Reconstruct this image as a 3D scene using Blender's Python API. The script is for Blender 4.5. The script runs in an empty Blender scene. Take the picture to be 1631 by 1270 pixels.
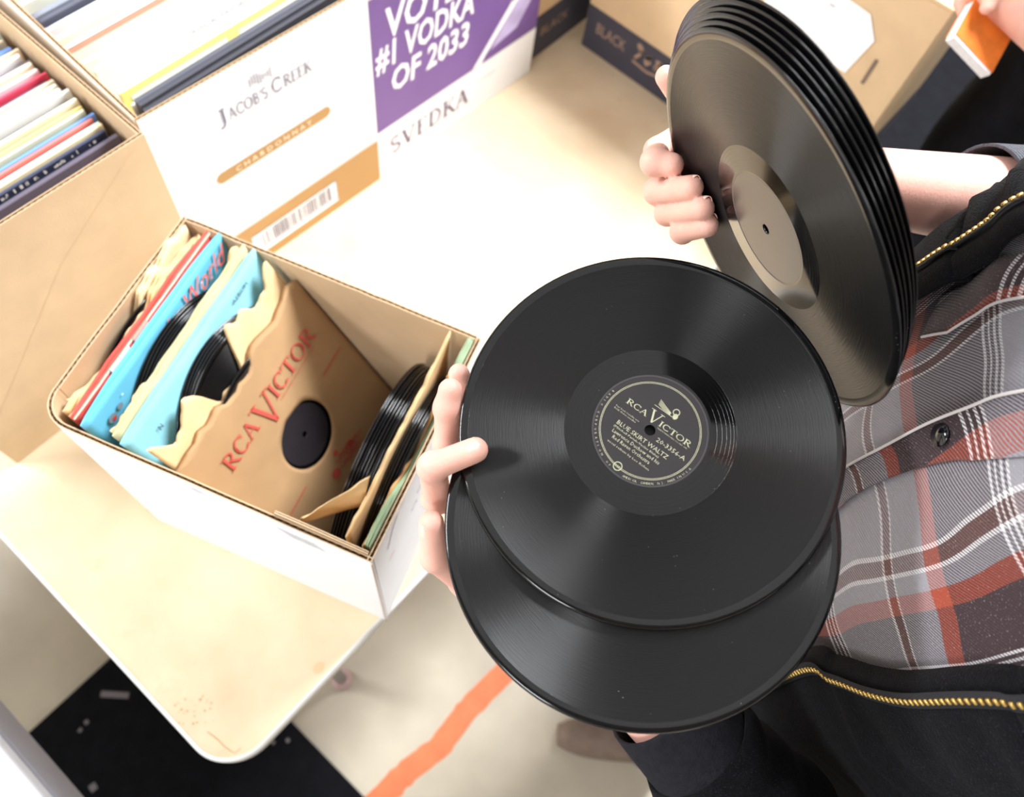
import bpy, bmesh, math, random
import numpy as np
from mathutils import Matrix, Vector, noise
rnd = random.Random(7)
C = bpy.context.scene.collection
SC = bpy.context.scene
T = 0.74                                            # table height
# ------------------------------------------------------------------ camera
F_PX = 1270.0
RC = np.array([[0.6574895, -0.7467977, 0.1000040], [-0.6538360, -0.6314636, -0.4168359], [0.3744409, 0.2086790, -0.9034639]])
CAM = np.array([0.17052, -0.16319, 1.09584 + T])
cd = bpy.data.cameras.new('camera'); cam = bpy.data.objects.new('camera', cd); C.objects.link(cam)
cd.sensor_width = 36.0; cd.lens = 36.0 * F_PX / 1631.0; cd.clip_start = 0.02
mx, my, mz = RC[0], -RC[1], -RC[2]
cam.matrix_world = Matrix(((mx[0], my[0], mz[0], CAM[0]), (mx[1], my[1], mz[1], CAM[1]), (mx[2], my[2], mz[2], CAM[2]), (0, 0, 0, 1)))
cd.dof.use_dof = True; cd.dof.focus_distance = 0.56; cd.dof.aperture_fstop = 5.6
SC.camera = cam
# ------------------------------------------------------------------ light and exposure
w = bpy.data.worlds.new('world'); SC.world = w; w.use_nodes = True
bg = w.node_tree.nodes['Background']; bg.inputs[0].default_value = (1.0, 0.97, 0.95, 1); bg.inputs[1].default_value = 0.75
def area(name, loc, target, sx, sy, power, col=(1, 0.97, 0.93)):
    l = bpy.data.lights.new(name, 'AREA'); l.shape = 'RECTANGLE'; l.size = sx; l.size_y = sy; l.energy = power; l.color = col
    o = bpy.data.objects.new(name, l); C.objects.link(o); o.location = loc
    o.rotation_euler = (Vector(target) - Vector(loc)).to_track_quat('-Z', 'Y').to_euler()
    o['kind'] = 'structure'
    return o
CEIL = 3.1
for lx_, ly_, lsx, lsy, pw, tx_ in ((2.7, -0.15, 0.8, 1.5, 360, .8), (-1.3, 2.5, 1.6, 0.8, 240, .2), (-2.6, -0.4, 0.8, 1.5, 90, -.4), (1.0, 0.5, 3.0, 3.0, 24, 0)):  # last entry: broad dim overhead panel added as fill light, not a room fixture
    area('ceiling_lamp_and_fill', (lx_, ly_, CEIL - 0.02), (lx_ * .97 + .01, ly_ * .97 + .004, 0), lsx, lsy, pw, (0.95, 0.975, 1.0))
SC.view_settings.view_transform = 'Standard'; SC.view_settings.look = 'None'
SC.view_settings.exposure = 0.0; SC.view_settings.gamma = 1.0; SC.view_settings.use_curve_mapping = False
# ------------------------------------------------------------------ helpers: rays from the solved camera pose to real planes
CX, CY = 815.5, 635.0
def ray(px, py): return RC.T @ np.array([(px - CX) / F_PX, (py - CY) / F_PX, 1.0])
def atd(px, py, d): return CAM + ray(px, py) * d
def atz(px, py, z):
    r = ray(px, py); return CAM + r * ((z - CAM[2]) / r[2])
def atp(px, py, p, n):
    r = ray(px, py); return CAM + r * (np.dot(np.array(p) - CAM, n) / np.dot(r, n))
def V(a): return Vector((float(a[0]), float(a[1]), float(a[2])))
def c2w(v): return RC.T @ np.array(v)               # camera-frame direction to world
def c2p(v): return CAM + RC.T @ np.array(v)
def S(r, g, b):
    f = lambda c: (c / 255 / 12.92) if c / 255 <= 0.04045 else ((c / 255 + 0.055) / 1.055) ** 2.4
    return (f(r), f(g), f(b), 1.0)
# ------------------------------------------------------------------ materials
MATS = {}
def mat(name, col, rough=0.6, var=0.0, scale=30, bump=0.0, bscale=200, spec=0.5, metal=0.0, stretch=None, sheen=0.0, sss=0.0):
    if name in MATS: return MATS[name]
    m = bpy.data.materials.new(name); m.use_nodes = True; MATS[name] = m
    nt = m.node_tree; N = nt.nodes; L = nt.links; b = N['Principled BSDF']
    b.inputs['Base Color'].default_value = col; b.inputs['Roughness'].default_value = rough
    b.inputs['Specular IOR Level'].default_value = spec; b.inputs['Metallic'].default_value = metal
    if sheen: b.inputs['Sheen Weight'].default_value = sheen
    if sss:
        b.inputs['Subsurface Weight'].default_value = sss; b.inputs['Subsurface Radius'].default_value = (0.012, 0.005, 0.003); b.inputs['Subsurface Scale'].default_value = 0.5
    if var or bump:
        tc = N.new('ShaderNodeTexCoord'); mp = N.new('ShaderNodeMapping'); L.new(tc.outputs['Object'], mp.inputs[0])
        if stretch: mp.inputs['Scale'].default_value = stretch
    if var:
        nz = N.new('ShaderNodeTexNoise'); nz.inputs['Scale'].default_value = scale; nz.inputs['Detail'].default_value = 6; L.new(mp.outputs[0], nz.inputs['Vector'])
        rp = N.new('ShaderNodeValToRGB'); rp.color_ramp.elements[0].position = 0.3; rp.color_ramp.elements[1].position = 0.7
        rp.color_ramp.elements[0].color = tuple(c * (1 - var) for c in col[:3]) + (1,)
        rp.color_ramp.elements[1].color = tuple(min(1, c * (1 + var)) for c in col[:3]) + (1,)
        L.new(nz.outputs[0], rp.inputs[0]); L.new(rp.outputs[0], b.inputs['Base Color'])
    if bump:
        nb = N.new('ShaderNodeTexNoise'); nb.inputs['Scale'].default_value = bscale; nb.inputs['Detail'].default_value = 4; L.new(mp.outputs[0], nb.inputs['Vector'])
        bp = N.new('ShaderNodeBump'); bp.inputs['Strength'].default_value = bump; bp.inputs['Distance'].default_value = 0.002
        L.new(nb.outputs[0], bp.inputs['Height']); L.new(bp.outputs[0], b.inputs['Normal'])
    return m
def mth(nt, op, a, b=None, c=None, clamp=False):
    n = nt.nodes.new('ShaderNodeMath'); n.operation = op; n.use_clamp = clamp
    for i, x in enumerate((a, b, c)):
        if x is None: continue
        if isinstance(x, (int, float)): n.inputs[i].default_value = x
        else: nt.links.new(x, n.inputs[i])
    return n.outputs[0]
def mixc(nt, fac, a, b):
    n = nt.nodes.new('ShaderNodeMix'); n.data_type = 'RGBA'
    for s, x in ((n.inputs['Factor'], fac), (n.inputs['A'], a), (n.inputs['B'], b)):
        if isinstance(x, (int, float)): s.default_value = x
        elif isinstance(x, tuple): s.default_value = x
        else: nt.links.new(x, s)
    return n.outputs['Result']
# ------------------------------------------------------------------ mesh builder
class M:
    def __init__(s): s.v = []; s.f = []; s.mi = []; s.uv = None
    def add(s, vs, fs, mi=0):
        o = len(s.v); s.v += [tuple(float(c) for c in p) for p in vs]; s.f += [tuple(i + o for i in f) for f in fs]; s.mi += [mi] * len(fs)
    def box(s, lo, hi, mi=0, mtx=None, bev=0.0):
        x0, y0, z0 = lo; x1, y1, z1 = hi
        if bev > 0:
            bm = bmesh.new(); bmesh.ops.create_cube(bm, size=1)
            for q in bm.verts: q.co = Vector(((x0 + x1) / 2 + q.co.x * (x1 - x0), (y0 + y1) / 2 + q.co.y * (y1 - y0), (z0 + z1) / 2 + q.co.z * (z1 - z0)))
            bmesh.ops.bevel(bm, geom=bm.edges[:], offset=bev, segments=2, affect='EDGES', profile=0.5)
            vs = [q.co.copy() for q in bm.verts]; bm.verts.index_update(); fs = [[q.index for q in f.verts] for f in bm.faces]; bm.free()
        else:
            vs = [Vector(p) for p in ((x0, y0, z0), (x1, y0, z0), (x1, y1, z0), (x0, y1, z0), (x0, y0, z1), (x1, y0, z1), (x1, y1, z1), (x0, y1, z1))]
            fs = [(0, 3, 2, 1), (4, 5, 6, 7), (0, 1, 5, 4), (1, 2, 6, 5), (2, 3, 7, 6), (3, 0, 4, 7)]
        if mtx is not None: vs = [mtx @ p for p in vs]
        s.add(vs, fs, mi)
    def grid(s, P, mi=0, closed_u=False):                     # P[rows][cols]
        r = len(P); c = len(P[0]); vs = [p for row in P for p in row]; fs = []
        for i in range(r - 1):
            for j in range(c if closed_u else c - 1):
                k = (j + 1) % c; fs.append((i * c + j, i * c + k, (i + 1) * c + k, (i + 1) * c + j))
        s.add(vs, fs, mi)
    def lathe(s, prof, n=64, mi=0, cap=False):                 # prof: (r, z)
        P = [[(r * math.cos(2 * math.pi * j / n), r * math.sin(2 * math.pi * j / n), z) for j in range(n)] for r, z in prof]
        s.grid(P, mi, True)
        if cap:
            o = len(s.v) - n; s.f.append(tuple(range(o, o + n))); s.mi.append(mi)
    def tube(s, path, rad, n=10, mi=0, caps=True):
        path = [Vector(p) for p in path]; P = []; up = None
        for i, p in enumerate(path):
            d = (path[min(i + 1, len(path) - 1)] - path[max(i - 1, 0)]).normalized()
            if up is None: up = d.orthogonal().normalized()
            up = (up - d * up.dot(d)).normalized(); sd = d.cross(up)
            r = rad[i] if isinstance(rad, (list, tuple)) else rad
            P.append([p + (up * math.cos(2 * math.pi * j / n) + sd * math.sin(2 * math.pi * j / n)) * r for j in range(n)])
        o = len(s.v); s.grid(P, mi, True)
        if caps:
            s.f.append(tuple(range(o, o + n))[::-1]); s.mi.append(mi)
            e = len(s.v) - n; s.f.append(tuple(range(e, e + n))); s.mi.append(mi)
def build(name, m, mats, parent=None, mtx=None, smooth=False, kind=None, merge=0.0):
    me = bpy.data.meshes.new(name); me.from_pydata(m.v, [], m.f)
    for q in (mats if isinstance(mats, (list, tuple)) else [mats]): me.materials.append(q)
    if any(m.mi): me.polygons.foreach_set('material_index', m.mi)
    if smooth: me.polygons.foreach_set('use_smooth', [True] * len(me.polygons))
    if merge:
        bm = bmesh.new(); bm.from_mesh(me); bmesh.ops.remove_doubles(bm, verts=bm.verts, dist=merge); bmesh.ops.recalc_face_normals(bm, faces=bm.faces); bm.to_mesh(me); bm.free()
    me.update()
    return link(name, me, parent, mtx, kind)
def link(name, me, parent=None, mtx=None, kind=None):
    o = bpy.data.objects.new(name, me); C.objects.link(o)
    if parent is not None: o.parent = parent
    if mtx is not None: o.matrix_local = mtx
    if kind: o['kind'] = kind
    return o
def tag(o, label, cat, group=None):
    o['label'] = label; o['category'] = cat
    if group: o['group'] = group
    return o
def thing(name, label, cat, mtx=None, group=None):
    o = bpy.data.objects.new(name, None); C.objects.link(o); o.empty_display_size = 0.05
    if mtx is not None: o.matrix_world = mtx
    return tag(o, label, cat, group)
def copy_tree(o, parent=None):
    c = o.copy(); C.objects.link(c)
    if parent is not None: c.parent = parent; c.matrix_parent_inverse = o.matrix_parent_inverse.copy()
    for ch in list(o.children): copy_tree(ch, c)
    return c
def fr(o, x, y, z=None):
    x = V(x).normalized(); y = V(y); y = (y - x * y.dot(x)).normalized(); z = x.cross(y); o = V(o)
    return Matrix(((x.x, y.x, z.x, o.x), (x.y, y.y, z.y, o.y), (x.z, y.z, z.z, o.z), (0, 0, 0, 1)))
def bevel(o, wd=0.002, seg=2):
    b = o.modifiers.new('bevel', 'BEVEL'); b.width = wd; b.segments = seg; b.limit_method = 'ANGLE'; return o
def solid(o, th, off=0):
    s = o.modifiers.new('solid', 'SOLIDIFY'); s.thickness = th; s.offset = off; return o
# ------------------------------------------------------------------ lettering (flat print in a local XY plane, cap height 1)
def arc(cx, cy, rx, ry, a0, a1, n=14): return [(cx + rx * math.cos(math.radians(a0 + (a1 - a0) * i / n)), cy + ry * math.sin(math.radians(a0 + (a1 - a0) * i / n))) for i in range(n + 1)]
TK, TN, SF = 0.15, 0.07, 0.055
def sbar(x, y, wd=0.34): return ([(x - wd / 2, y), (x + wd / 2, y)], SF)
GL = {   # advance, strokes (points, width) : a simple serif roman drawn with strokes
 'R': (0.84, [([(.2, 0), (.2, 1)], TK), (arc(.34, .74, .3, .22, 90, -90), .11), ([(.2, .96), (.36, .96)], .08), ([(.2, .52), (.36, .52)], .07), ([(.38, .52), (.74, .02)], .14), sbar(.2, .03), sbar(.16, .97, .26), sbar(.78, .03, .2)]),
 'C': (0.84, [(arc(.46, .5, .36, .46, 48, 312, 22), .11), ([(.13, .35), (.13, .65)], .1), ([(.74, .68), (.74, .98)], SF), ([(.74, .06), (.74, .22)], SF)]),
 'A': (0.88, [([(.12, 0), (.42, 1)], TN), ([(.42, 1), (.74, 0)], TK), ([(.22, .36), (.62, .36)], TN), sbar(.12, .03, .26), sbar(.74, .03, .3)]),
 'V': (0.88, [([(.14, 1), (.44, 0)], TK), ([(.44, 0), (.74, 1)], TN), sbar(.14, .97, .32), sbar(.74, .97, .28)]),
 'I': (0.42, [([(.21, 0), (.21, 1)], TK), sbar(.21, .03), sbar(.21, .97)]),
 'T': (0.78, [([(.39, 0), (.39, 1)], TK), ([(.04, .96), (.74, .96)], .08), sbar(.39, .03), ([(.06, .76), (.06, .98)], SF), ([(.72, .76), (.72, .98)], SF)]),
 'O': (0.92, [(arc(.46, .5, .37, .47, 0, 360, 28), .09), (arc(.46, .5, .37, .44, 140, 220), .13), (arc(.46, .5, .37, .44, -40, 40), .13)]),
 'J': (0.5, [([(.3, .15), (.3, 1)], TK), (arc(.12, .15, .18, .25, 0, -120, 8), .1), sbar(.3, .97)]),
 'B': (0.76, [([(.2, 0), (.2, 1)], TK), (arc(.34, .76, .24, .21, 90, -90), .1), (arc(.36, .27, .3, .25, 90, -90), .11), ([(.1, .97), (.34, .97)], SF), ([(.2, .53), (.36, .53)], SF), ([(.1, .03), (.36, .03)], SF)]),
 'S': (0.66, [(arc(.32, .74, .23, .23, 40, 270, 16), .11), (arc(.32, .27, .24, .24, 90, -140, 16), .12)]),
 'K': (0.82, [([(.2, 0), (.2, 1)], TK), ([(.24, .42), (.68, .97)], TN), ([(.38, .6), (.74, .02)], TK), sbar(.2, .03), sbar(.2, .97), sbar(.68, .97, .22), sbar(.76, .03, .22)]),
 'E': (0.72, [([(.2, 0), (.2, 1)], TK), ([(.1, .97), (.62, .97)], .06), ([(.2, .52), (.5, .52)], .06), ([(.1, .03), (.66, .03)], .06), ([(.61, .8), (.61, 1)], SF), ([(.65, 0), (.65, .22)], SF)]),
 'D': (0.88, [([(.2, 0), (.2, 1)], TK), (arc(.34, .5, .4, .47, 90, -90, 18), .11), ([(.1, .97), (.36, .97)], .07), ([(.1, .03), (.36, .03)], .07)]),
 "'": (0.26, [([(.13, .74), (.15, 1)], .1)]), ' ': (0.4, []),
}
def stroke(m, pts, wd, f):
    pts = [Vector((p[0], p[1])) for p in pts]; L = []; Rr = []
    for i, p in enumerate(pts):
        d = (pts[min(i + 1, len(pts) - 1)] - pts[max(i - 1, 0)]).normalized(); n = Vector((-d.y, d.x)) * wd / 2
        L.append(f(p + n)); Rr.append(f(p - n))
    m.add(L + Rr, [(i, len(pts) + i, len(pts) + i + 1, i + 1) for i in range(len(pts) - 1)])
def serif(m, text, x, y, h, width=None, z=0.0, mtx=None, bold=1.0):
    adv = sum(GL[c][0] for c in text); sx = (width / adv) if width else h
    cx = 0
    for c in text:
        for pts, wd in GL[c][1]:
            stroke(m, pts, wd * bold, lambda p: (x + (cx + p.x) * sx, y + p.y * h, z))
        cx += GL[c][0]
def sans(m, text, x, y, h, width=None, z=0.0, off=0.0, shear=0.0, align='L', ang=0.0, res=2):
    cu = bpy.data.curves.new('t', 'FONT'); cu.body = text; cu.size = 1.0; cu.resolution_u = res; cu.offset = off; cu.shear = shear; cu.fill_mode = 'FRONT'
    o = bpy.data.objects.new('t', cu); C.objects.link(o); dg = bpy.context.evaluated_depsgraph_get(); dg.update()
    me = o.evaluated_get(dg).to_mesh(); vs = [q.co.copy() for q in me.vertices]; fs = [tuple(p.vertices) for p in me.polygons]
    o.evaluated_get(dg).to_mesh_clear(); bpy.data.objects.remove(o); bpy.data.curves.remove(cu)
    if not vs: return
    x0 = min(q.x for q in vs); x1 = max(q.x for q in vs); CAP = 0.69
    k = h / CAP; kx = (width / (x1 - x0)) if width else k
    if align == 'C': x = x - (x1 - x0) * kx / 2
    ca, sa = math.cos(ang), math.sin(ang); out = []
    for q in vs:
        a = (q.x - x0) * kx; b = q.y * k
        out.append((x + a * ca - b * sa, y + a * sa + b * ca, z))
    m.add(out, fs)
def rect(m, x0, y0, x1, y1, z=0.0, mi=0): m.add([(x0, y0, z), (x1, y0, z), (x1, y1, z), (x0, y1, z)], [(0, 1, 2, 3)], mi)
def disc2(m, cx, cy, r, z=0.0, n=20, ry=None): m.add([(cx + r * math.cos(2 * math.pi * i / n), cy + (ry or r) * math.sin(2 * math.pi * i / n), z) for i in range(n)], [tuple(range(n))])
def ring2(m, r, wd, z=0.0, n=96, a0=0, a1=360, cx=0, cy=0):
    P = [[(cx + rr * math.cos(math.radians(a0 + (a1 - a0) * i / n)), cy + rr * math.sin(math.radians(a0 + (a1 - a0) * i / n)), z) for i in range(n + 1)] for rr in (r + wd / 2, r - wd / 2)]
    m.grid(P)
# ------------------------------------------------------------------ common materials
kraft = mat('kraft_cardboard', S(212, 184, 148), 0.85, 0.05, 25, 0.15, 500, spec=0.2)
kraft_in = mat('inner_cardboard', S(196, 170, 138), 0.85, 0.08, 18, 0.12, 400, spec=0.2)
fluteM = mat('corrugated_core', S(150, 116, 82), 0.9, 0.1, 60)
whitebd = mat('white_board', S(238, 238, 240), 0.6, 0.02, 12, 0.08, 300, spec=0.3)
pap_tan = mat('tan_paper', S(196, 152, 104), 0.8, 0.12, 22, 0.25, 90, spec=0.2)
pap_tan2 = mat('pale_tan_paper', S(222, 190, 144), 0.8, 0.12, 22, 0.3, 70, spec=0.2)
pap_cream = mat('cream_paper', S(228, 208, 168), 0.8, 0.1, 20, 0.3, 70, spec=0.2)
pap_olive = mat('pale_olive_paper', S(190, 182, 142), 0.8, 0.1, 20, 0.25, 70, spec=0.2)
pap_green = mat('sage_green_paper', S(160, 178, 146), 0.8, 0.12, 25, 0.25, 70, spec=0.2)
pap_aqua = mat('light_blue_paper', S(136, 196, 212), 0.7, 0.08, 14, 0.15, 70, spec=0.25)
pap_blue = mat('sky_blue_cover', S(104, 186, 220), 0.5, 0.12, 9, 0.1, 80, spec=0.4)
red_ink = mat('red_ink', S(196, 78, 66), 0.8)
pink_ink = mat('coral_ink', S(228, 110, 100), 0.7)
black_ink = mat('black_ink', S(40, 38, 42), 0.7)
grey_ink = mat('grey_ink', S(172, 170, 180), 0.7)
white_ink = mat('white_ink', S(245, 245, 248), 0.6)
silver_ink = mat('silver_ink', S(208, 208, 176), 0.5)
brass = mat('brass', S(214, 178, 104), 0.35, metal=0.85)
# ------------------------------------------------------------------ floor, mat, tape
def floor_mat():
    m = mat('concrete_floor', S(190, 180, 164), 0.55, 0.0); nt = m.node_tree; N = nt.nodes; L = nt.links; b = N['Principled BSDF']
    tc = N.new('ShaderNodeTexCoord')
    n1 = N.new('ShaderNodeTexNoise'); n1.inputs['Scale'].default_value = 2.2; n1.inputs['Detail'].default_value = 8; L.new(tc.outputs['Object'], n1.inputs['Vector'])
    n2 = N.new('ShaderNodeTexNoise'); n2.inputs['Scale'].default_value = 14; n2.inputs['Detail'].default_value = 6; L.new(tc.outputs['Object'], n2.inputs['Vector'])
    r = N.new('ShaderNodeValToRGB'); r.color_ramp.elements[0].position = .35; r.color_ramp.elements[1].position = .68
    r.color_ramp.elements[0].color = S(180, 170, 155); r.color_ramp.elements[1].color = S(222, 213, 194); L.new(n1.outputs[0], r.inputs[0])
    f = mth(nt, 'MULTIPLY', n2.outputs[0], 0.25)
    L.new(mixc(nt, f, r.outputs[0], S(150, 136, 118)), b.inputs['Base Color'])
    return m
m = M(); m.box((-4, -4, -0.1), (6, 5, 0)); build('floor', m, floor_mat(), kind='structure')
wallM = mat('white_wall_paint', S(226, 222, 214), 0.8, 0.03, 4); ceilM = mat('grey_ceiling', S(128, 126, 124), 0.85, 0.03, 5)
for nm_, lo_, hi_, mm_ in (('wall_west', (-4.1, -4, 0), (-4, 5, CEIL), wallM), ('wall_east', (6, -4, 0), (6.1, 5, CEIL), wallM), ('wall_south', (-4, -4.1, 0), (6, -4, CEIL), wallM), ('wall_north', (-4, 5, 0), (6, 5.1, CEIL), wallM), ('ceiling', (-4, -4, CEIL), (6, 5, CEIL + .1), ceilM)):
    m = M(); m.box(lo_, hi_); build(nm_, m, mm_, kind='structure')
rub = mat('black_rubber', S(17, 17, 22), 0.85, 0.25, 40, 0.2, 300, spec=0.1)
m = M(); m.box((-.75, -1.0, 0), (0.05, 0.474, 0.010), 0, bev=0.004)
fm = build('rubber_mat', m, rub); tag(fm, 'black rubber floor mat with pale specks under the tan table corner', 'mat')
m = M()
for i in range(46):
    x, y = rnd.uniform(-.55, .03), rnd.uniform(-.5, .45); r = rnd.choice((.004, .005, .007, .009)); a = rnd.uniform(0, 3)
    m.box((-r, -r * rnd.uniform(.5, 1), 0), (r, r, .0012), 0, Matrix.Translation((x, y, .0102)) @ Matrix.Rotation(a, 4, 'Z'))
p = atz(183, 1107, .01); m.box((-.028, -.006, 0), (.028, .006, .001), 0, Matrix.Translation((p[0], p[1], .0104)) @ Matrix.Rotation(-0.9, 4, 'Z'))
m_ = M(); m_.box((2.0, -1.4, 0), (3.6, .9, .010), 0, bev=.004); tag(build('rubber_mat', m_, rub), 'black rubber floor mat beyond the far end of the tan table', 'mat')
build('lint_specks', m, mat('pale_lint', S(120, 116, 122), 0.9), fm, kind='stuff')
tp = [atz(588, 1290, 0), atz(650, 1228, 0), atz(700, 1190, 0), atz(745, 1130, 0), atz(800, 1075, 0), atz(860, 1010, 0)]
m = M(); P = []
for i in range(41):
    t = i / 40 * (len(tp) - 1); k = min(int(t), len(tp) - 2); q = tp[k] * (1 - t + k) + tp[k + 1] * (t - k)
    d = tp[-1] - tp[0]; d /= np.linalg.norm(d); n_ = np.array([-d[1], d[0], 0])
    wv = .024 + .004 * noise.noise(Vector((i * .9, 0, 1))); wv2 = .024 + .004 * noise.noise(Vector((i * .9, 5, 1)))
    P.append([q + n_ * wv + np.array([0, 0, .0004]), q + n_ * wv + np.array([0, 0, .0008]), q - n_ * wv2 + np.array([0, 0, .0008]), q - n_ * wv2 + np.array([0, 0, .0004])])
m.grid(P); tag(build('floor_tape', m, mat('orange_tape', S(235, 128, 84), 0.6, 0.1, 30)), 'worn orange tape strip running across the concrete floor', 'tape')
# ------------------------------------------------------------------ folding table
def tabletop_mat():
    m = mat('tan_laminate', S(220, 192, 152), 0.42, 0.0, spec=0.35); nt = m.node_tree; N = nt.nodes; L = nt.links; b = N['Principled BSDF']
    tc = N.new('ShaderNodeTexCoord')
    n1 = N.new('ShaderNodeTexNoise'); n1.inputs['Scale'].default_value = 9; n1.inputs['Detail'].default_value = 9; L.new(tc.outputs['Object'], n1.inputs['Vector'])
    r = N.new('ShaderNodeValToRGB'); r.color_ramp.elements[0].position = .3; r.color_ramp.elements[1].position = .72
    r.color_ramp.elements[0].color = S(204, 180, 148); r.color_ramp.elements[1].color = S(222, 202, 172); L.new(n1.outputs[0], r.inputs[0])
    n2 = N.new('ShaderNodeTexNoise'); n2.inputs['Scale'].default_value = 26; n2.inputs['Detail'].default_value = 3; L.new(tc.outputs['Object'], n2.inputs['Vector'])
    f = mth(nt, 'MULTIPLY', mth(nt, 'SUBTRACT', n2.outputs[0], 0.64, clamp=True), 1.6)
    L.new(mixc(nt, f, r.outputs[0], S(170, 132, 92)), b.inputs['Base Color'])
    return m
tbl = thing('folding_table', 'long tan laminate folding table with rounded corner and pale edge, holding all the boxes', 'table', Matrix.Translation((0, 0, 0)))
lam = tabletop_mat(); edgeM = mat('pale_edge_band', S(222, 220, 216), 0.45, 0.03, 20)
TX, TY, TH = 1.83, 0.76, 0.024
def rrect(x0, y0, x1, y1, r, n=12):
    o = []
    for cx, cy, a in ((x1 - r, y0 + r, -90), (x1 - r, y1 - r, 0), (x0 + r, y1 - r, 90), (x0 + r, y0 + r, 180)):
        o += [(cx + r * math.cos(math.radians(a + 90 * i / n)), cy + r * math.sin(math.radians(a + 90 * i / n))) for i in range(n + 1)]
    return o
def slab(path, z0, z1, inset=0.0):
    m = M(); n = len(path); m.add([(x, y, z0) for x, y in path] + [(x, y, z1) for x, y in path], [tuple(range(n))[::-1], tuple(range(n, 2 * n))] + [(i, (i + 1) % n, n + (i + 1) % n, n + i) for i in range(n)]); return m
build('tabletop', slab(rrect(.005, .005, TX - .005, TY - .005, .053), T - TH + .002, T), lam, tbl)
m = M(); pa = rrect(0, 0, TX, TY, .058); pb = rrect(.0052, .0052, TX - .0052, TY - .0052, .0528)
prof = [(pb, T + .0006), (rrect(.002, .002, TX - .002, TY - .002, .056), T + .0002), (pa, T - .004), (pa, T - TH), (pb, T - TH)]
m.grid([[(x, y, z) for x, y in pp] for pp, z in prof], 0, True); build('edge_band', m, edgeM, tbl, smooth=True)
steel = mat('grey_steel_tube', S(120, 118, 120), 0.35, metal=0.7); glide = mat('pinkish_plastic', S(190, 160, 160), 0.6)
lp = atz(545, 1083, 0.0)
for lx in (lp[0], TX - .25):
    for ly in (lp[1], TY - lp[1]):
        m = M(); m.tube([(lx, ly, .02), (lx, ly, T - TH - .02)], .012, 12); lg = build('leg', m, steel, tbl, smooth=False)
        m = M(); m.lathe([(.0, .0), (.021, .0), (.022, .006), (.020, .024), (.012, .03)], 20); g = build('foot_glide', m, glide, lg, Matrix.Translation((lx, ly, 0)), smooth=True)
    m = M(); m.tube([(lx, lp[1], .36), (lx, TY - lp[1], .36)], .009, 10); build('crossbar', m, steel, tbl)
    m = M(); m.box((lx - .02, lp[1] - .03, T - TH - .025), (lx + .02, TY - lp[1] + .03, T - TH - .001)); build('leg_rail', m, steel, tbl)
# scuffs on the table corner: flat dirt marks
m = M()
for i in range(26):
    px, py = 300 + rnd.uniform(-22, 40), 1128 + rnd.uniform(-20, 28); q = atz(px, py, T); r = rnd.uniform(.0006, .0022)
    disc2(m, q[0], q[1], r, T + .0003, 8, r * rnd.uniform(.4, 1))
q0 = [atz(px, py, T) for px, py in ((330, 1166), (341, 1174), (348, 1180), (358, 1190), (368, 1197), (374, 1200), (384, 1192))]
stroke(m, q0, .0013, lambda p: (p.x, p.y, T + .0003))
build('scuff_marks', m, mat('brown_scuff', S(186, 150, 112), 0.8), tbl, kind='stuff')
q = atz(508, 1064, T); m = M(); disc2(m, q[0], q[1], .008, T + .0003, 24, .0065); build('stain', m, mat('stain_brown', S(208, 176, 136), .5), tbl)
# pale grey table at the lower left
gt = thing('grey_table', 'pale grey table edge in the lower left corner beyond the floor mat', 'table', Matrix.Translation((0, 0, 0)))
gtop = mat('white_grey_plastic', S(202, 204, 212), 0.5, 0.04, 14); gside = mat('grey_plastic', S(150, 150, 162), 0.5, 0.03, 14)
GX = -0.147
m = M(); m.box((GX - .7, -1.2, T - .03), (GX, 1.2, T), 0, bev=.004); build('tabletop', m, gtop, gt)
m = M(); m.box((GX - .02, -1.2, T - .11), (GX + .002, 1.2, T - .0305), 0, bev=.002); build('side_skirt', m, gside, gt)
for x in (GX - .08, GX - .62):
    for y in (-1.1, 1.1):
        m = M(); m.tube([(x, y, 0), (x, y, T - .03)], .02, 12); build('leg', m, steel, gt)
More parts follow.
